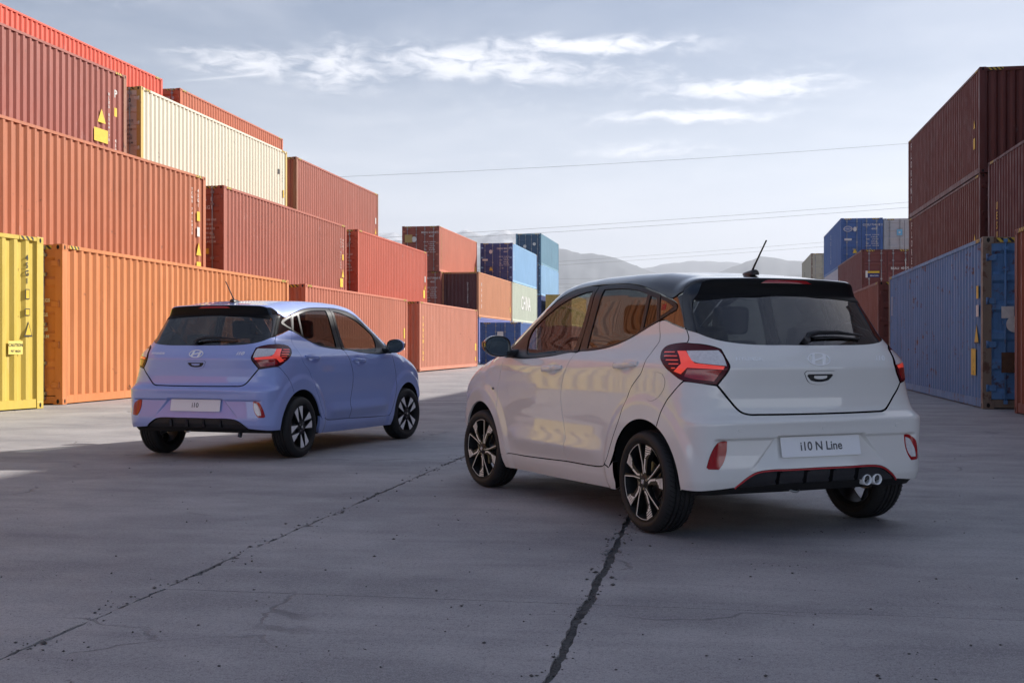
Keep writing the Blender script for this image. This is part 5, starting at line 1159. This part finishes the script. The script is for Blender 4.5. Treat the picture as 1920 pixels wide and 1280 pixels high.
def spokes_blue(Rr, h):
    parts = []; f = lambda a, b_, d: (d, a, b_); q = h - .012
    for k in range(8):
        o = 90 + 45 * k; s = 9 if k % 2 else -9; b = MB()
        b.prism([pol(.045, o - 30), pol(.045, o + 30), pol(.42 * Rr, o + 9), pol(Rr - .003, o + s + 13), pol(Rr - .003, o + s - 13), pol(.42 * Rr, o - 9)], f, q - .035, q)
        body = b.mesh('spoke'); bb = MB()
        bb.prism([pol(.36 * Rr, o - s * .8 - 2.5), pol(.36 * Rr, o - s * .8 + 2.5), pol(Rr * .965, o + s + 10.5), pol(Rr * .985, o + s), pol(Rr * .965, o + s - 10.5)], f, q - .001, q + .0015); parts.append((body, [bb.mesh('inlay')]))
    return parts
def cap_mesh(h):
    b = MB(); q = h - .012; b.lathe([(.0, q + .006), (.024, q + .006), (.028, q + .002), (.052, q - .002), (.056, q - .03)], 30, 'x'); return b.mesh('centre_cap', True, 40)
def logo_mesh(h):
    b = MB(); q = h - .0055
    for pl_ in ([(-.012, -.012), (-.006, -.012), (-.002, .012), (-.008, .012)], [(.012, .012), (.006, .012), (.002, -.012), (.008, -.012)], [(-.006, -.004), (.006, 0), (.006, .004), (-.006, 0)]): b.prism(pl_, lambda a, c, d: (d, a, c), q, q + .0012)
    return b.mesh('cap_logo')
def nut_mesh(h, k, n):
    a = R(360 / n * k + 18); b = MB(); b.tube([(h - .03, .041 * math.cos(a), .041 * math.sin(a)), (h - .006, .041 * math.cos(a), .041 * math.sin(a))], .0075, 8); return b.mesh('wheel_nut', False)
WH = {}
for key, Rt, Rr, w, sp, nn_ in (('white', .2915, .2235, .192, spokes_white, 4), ('blue', .2915, .2065, .188, spokes_blue, 4)):
    WH[key] = dict(tyre=tyre_mesh(Rt, Rr, w), sipes=sipes_mesh(Rt, w), barrel=barrel_mesh(Rr, w), disc=disc_mesh(), spokes=sp(Rr, w / 2), cap=cap_mesh(w / 2), logo=logo_mesh(w / 2), nuts=[nut_mesh(w / 2, k, nn_) for k in range(nn_)])
# ---------------- materials of the cars ----------------
def car_paint(name, col, metal, rough, flake=0.):
    m, nt, N, L, b = nodes(name); b.inputs['Base Color'].default_value = col; b.inputs['Metallic'].default_value = metal; b.inputs['Roughness'].default_value = rough
    b.inputs['Coat Weight'].default_value = 1.0; b.inputs['Coat Roughness'].default_value = .0; b.inputs['Coat IOR'].default_value = 1.6; b.inputs['Specular IOR Level'].default_value = .15
    tc = N.new('ShaderNodeTexCoord'); n = N.new('ShaderNodeTexNoise'); n.inputs['Scale'].default_value = 3.0; n.inputs['Detail'].default_value = 3; L.new(tc.outputs['Object'], n.inputs[0])
    bp = N.new('ShaderNodeBump'); bp.inputs['Strength'].default_value = .004; bp.inputs['Distance'].default_value = .01; n2 = N.new('ShaderNodeTexNoise'); n2.inputs['Scale'].default_value = 60; n2.inputs['Detail'].default_value = 2; L.new(tc.outputs['Object'], n2.inputs[0]); L.new(n2.outputs[0], bp.inputs['Height']); L.new(bp.outputs[0], b.inputs['Coat Normal'])
    mr = N.new('ShaderNodeMapRange'); L.new(n.outputs[0], mr.inputs[0]); mr.inputs[3].default_value = rough - .04; mr.inputs[4].default_value = rough + .05; L.new(mr.outputs[0], b.inputs['Roughness'])
    return m
def glass_mat(name, tint, refl=1.0):
    m = bpy.data.materials.new(name); m.use_nodes = True; nt = m.node_tree; N, L = nt.nodes, nt.links
    for n in list(N): N.remove(n)
    out = N.new('ShaderNodeOutputMaterial'); mix = N.new('ShaderNodeMixShader'); tr = N.new('ShaderNodeBsdfTransparent'); gl = N.new('ShaderNodeBsdfGlossy'); fr = N.new('ShaderNodeFresnel'); fr.inputs[0].default_value = 1.62
    tr.inputs[0].default_value = tint; gl.inputs['Roughness'].default_value = .0; gl.inputs['Color'].default_value = (.95, .97, 1, 1)
    tc = N.new('ShaderNodeTexCoord'); nz = N.new('ShaderNodeTexNoise'); nz.inputs['Scale'].default_value = 2.5; nz.inputs['Detail'].default_value = 1; L.new(tc.outputs['Object'], nz.inputs[0]); bp = N.new('ShaderNodeBump'); bp.inputs['Strength'].default_value = .03; bp.inputs['Distance'].default_value = .02; L.new(nz.outputs[0], bp.inputs['Height']); L.new(bp.outputs[0], gl.inputs['Normal'])
    mu = N.new('ShaderNodeMath'); mu.operation = 'MULTIPLY_ADD'; mu.use_clamp = True; L.new(fr.outputs[0], mu.inputs[0]); mu.inputs[1].default_value = refl * 1.0; mu.inputs[2].default_value = .02
    L.new(mu.outputs[0], mix.inputs[0]); L.new(tr.outputs[0], mix.inputs[1]); L.new(gl.outputs[0], mix.inputs[2]); L.new(mix.outputs[0], out.inputs[0]); return m
M_frame = simple('black_plastic', (.018, .018, .020), .38, spec=.5); M_gloss = simple('gloss_black', (.008, .008, .010), .10, coat=1.0); M_under = simple('underbody', (.010, .010, .011), .85)
M_glass = glass_mat('door_glass', (.62, .66, .63, 1), .42); M_glassd = glass_mat('privacy_glass', (.20, .21, .21, 1), .42); M_glassr = glass_mat('rear_glass', (.13, .14, .145, 1))
M_chrome = simple('chrome', (.97, .97, .98), .18, 0., coat=1.0); M_chromed = simple('dull_chrome', (.35, .35, .36), .35, 1.0); M_exh = simple('exhaust_steel', (.10, .10, .10), .4, .9)
M_lampd = simple('lamp_smoked_red', (.085, .006, .014), .22, spec=.4); M_lampr = simple('lamp_red', (.36, .004, .008), .10, coat=1.0, noise=.25, nscale=90); M_lamps = simple('lamp_lit_strip', (.90, .075, .05), .15, coat=1.0, emis=.10); M_lampc = simple('lamp_clear_lens', (.72, .71, .73), .12, coat=1.0, noise=.25, nscale=70)
M_seat = simple('seat_cloth', (.030, .030, .034), .9, noise=.2, nscale=60); M_mirror = simple('mirror_glass', (.75, .78, .80), .02, 1.0); M_amber = simple('amber_lens', (.55, .20, .03), .2, coat=1.0)
M_plate = simple('plate_white', (.88, .88, .90), .35); M_ptext = simple('plate_grey', (.10, .10, .11), .5); M_lens = simple('headlight_lens', (.22, .23, .25), .08, coat=1.0); M_accent = simple('accent_red', (.50, .012, .02), .3, coat=.6); M_bred = simple('badge_red', (.62, .02, .03), .4)
M_rubber2 = simple('tyre_rubber', (.018, .018, .019), .62, noise=.25, nscale=40, bump=.15); M_sipe = simple('tyre_sipe', (.008, .008, .008), .9)
M_barrel = simple('barrel_black', (.012, .012, .013), .6, spec=.3); M_rimb = simple('rim_gloss_black', (.010, .010, .011), .38, coat=.1); M_rimg = simple('machined_champagne', (.90, .865, .78), .4, 0.); M_rims = simple('machined_silver', (.88, .86, .86), .35, .1); M_disc = simple('brake_steel', (.30, .29, .28), .35, 1.0)
WHITE = car_paint('paint_white', (.80, .79, .765, 1), 0., .55); BLUEP = car_paint('paint_periwinkle', (.35, .43, .80, 1), .08, .42); 
M_matte = simple('satin_black', (.006, .006, .007), .5, spec=.15)
COMMON = dict(matte=M_matte, frame=M_frame, gloss=M_gloss, under=M_under, glass=M_glass, glass_dark=M_glassd, glass_rear=M_glassr, chrome=M_chrome, chrome_dull=M_chromed, exhaust=M_exh, lamp_dark=M_lampd, lamp_red=M_lampr, lamp_strip=M_lamps, lamp_clear=M_lampc, seat=M_seat, mirror=M_mirror, amber=M_amber, plate=M_plate, plate_text=M_ptext, lens=M_lens, accent=M_accent, badge_red=M_bred)
def build_car(key, name, label, loc, yaw, paint, roof, cap, inlay, steer):
    car = empty(name, loc, yaw, label, 'car'); mats = dict(COMMON, paint=paint, roof=roof, mirror_cap=cap); made = {}
    for i, (nm, me, mk, par, only, lab) in enumerate(PARTS):
        if only and only != key: continue
        o = part(nm, me, mats[mk], made[par] if par is not None else car); made[i] = o
        if lab: o['label'] = lab
    w = WH[key]
    for s in (-1, 1):
        for yw in (0., 2.425):
            rz = (math.pi if s < 0 else 0) + (steer if yw > 1 else 0)
            wl = part('wheel', w['barrel'], M_barrel, car, (s * .738, yw, .2915), (0, 0, 0)); wl.rotation_euler = (R((0, 23, 41, 64)[int((s > 0) * 2 + (yw > 1))]) * (1 if s > 0 else -1), 0, rz)
            part('tyre', w['tyre'], M_rubber2, wl); tag(part('tread', w['sipes'], M_sipe, wl), kind='stuff'); part('brake_disc', w['disc'], M_disc, wl)
            for body, inl in w['spokes']:
                sp = part('spoke', body, M_rimb, wl)
                for k in inl: part('inlay', k, inlay, wl)
            part('centre_cap', w['cap'], M_rimb, wl); part('cap_logo', w['logo'], M_chrome, wl)
            for k in w['nuts']: part('wheel_nut', k, M_chromed, wl)
    return car
build_car('white', 'hatchback_car', 'white hatchback with black roof and black patterned wheels', (1.502, 7.147, 0), R(23.84), WHITE, M_gloss, M_gloss, M_rimg, R(7))
build_car('blue', 'hatchback_car', 'periwinkle blue hatchback parked before the orange container', (-2.784, 11.694, 0), R(-19.5), BLUEP, BLUEP, BLUEP, M_rims, R(-7))
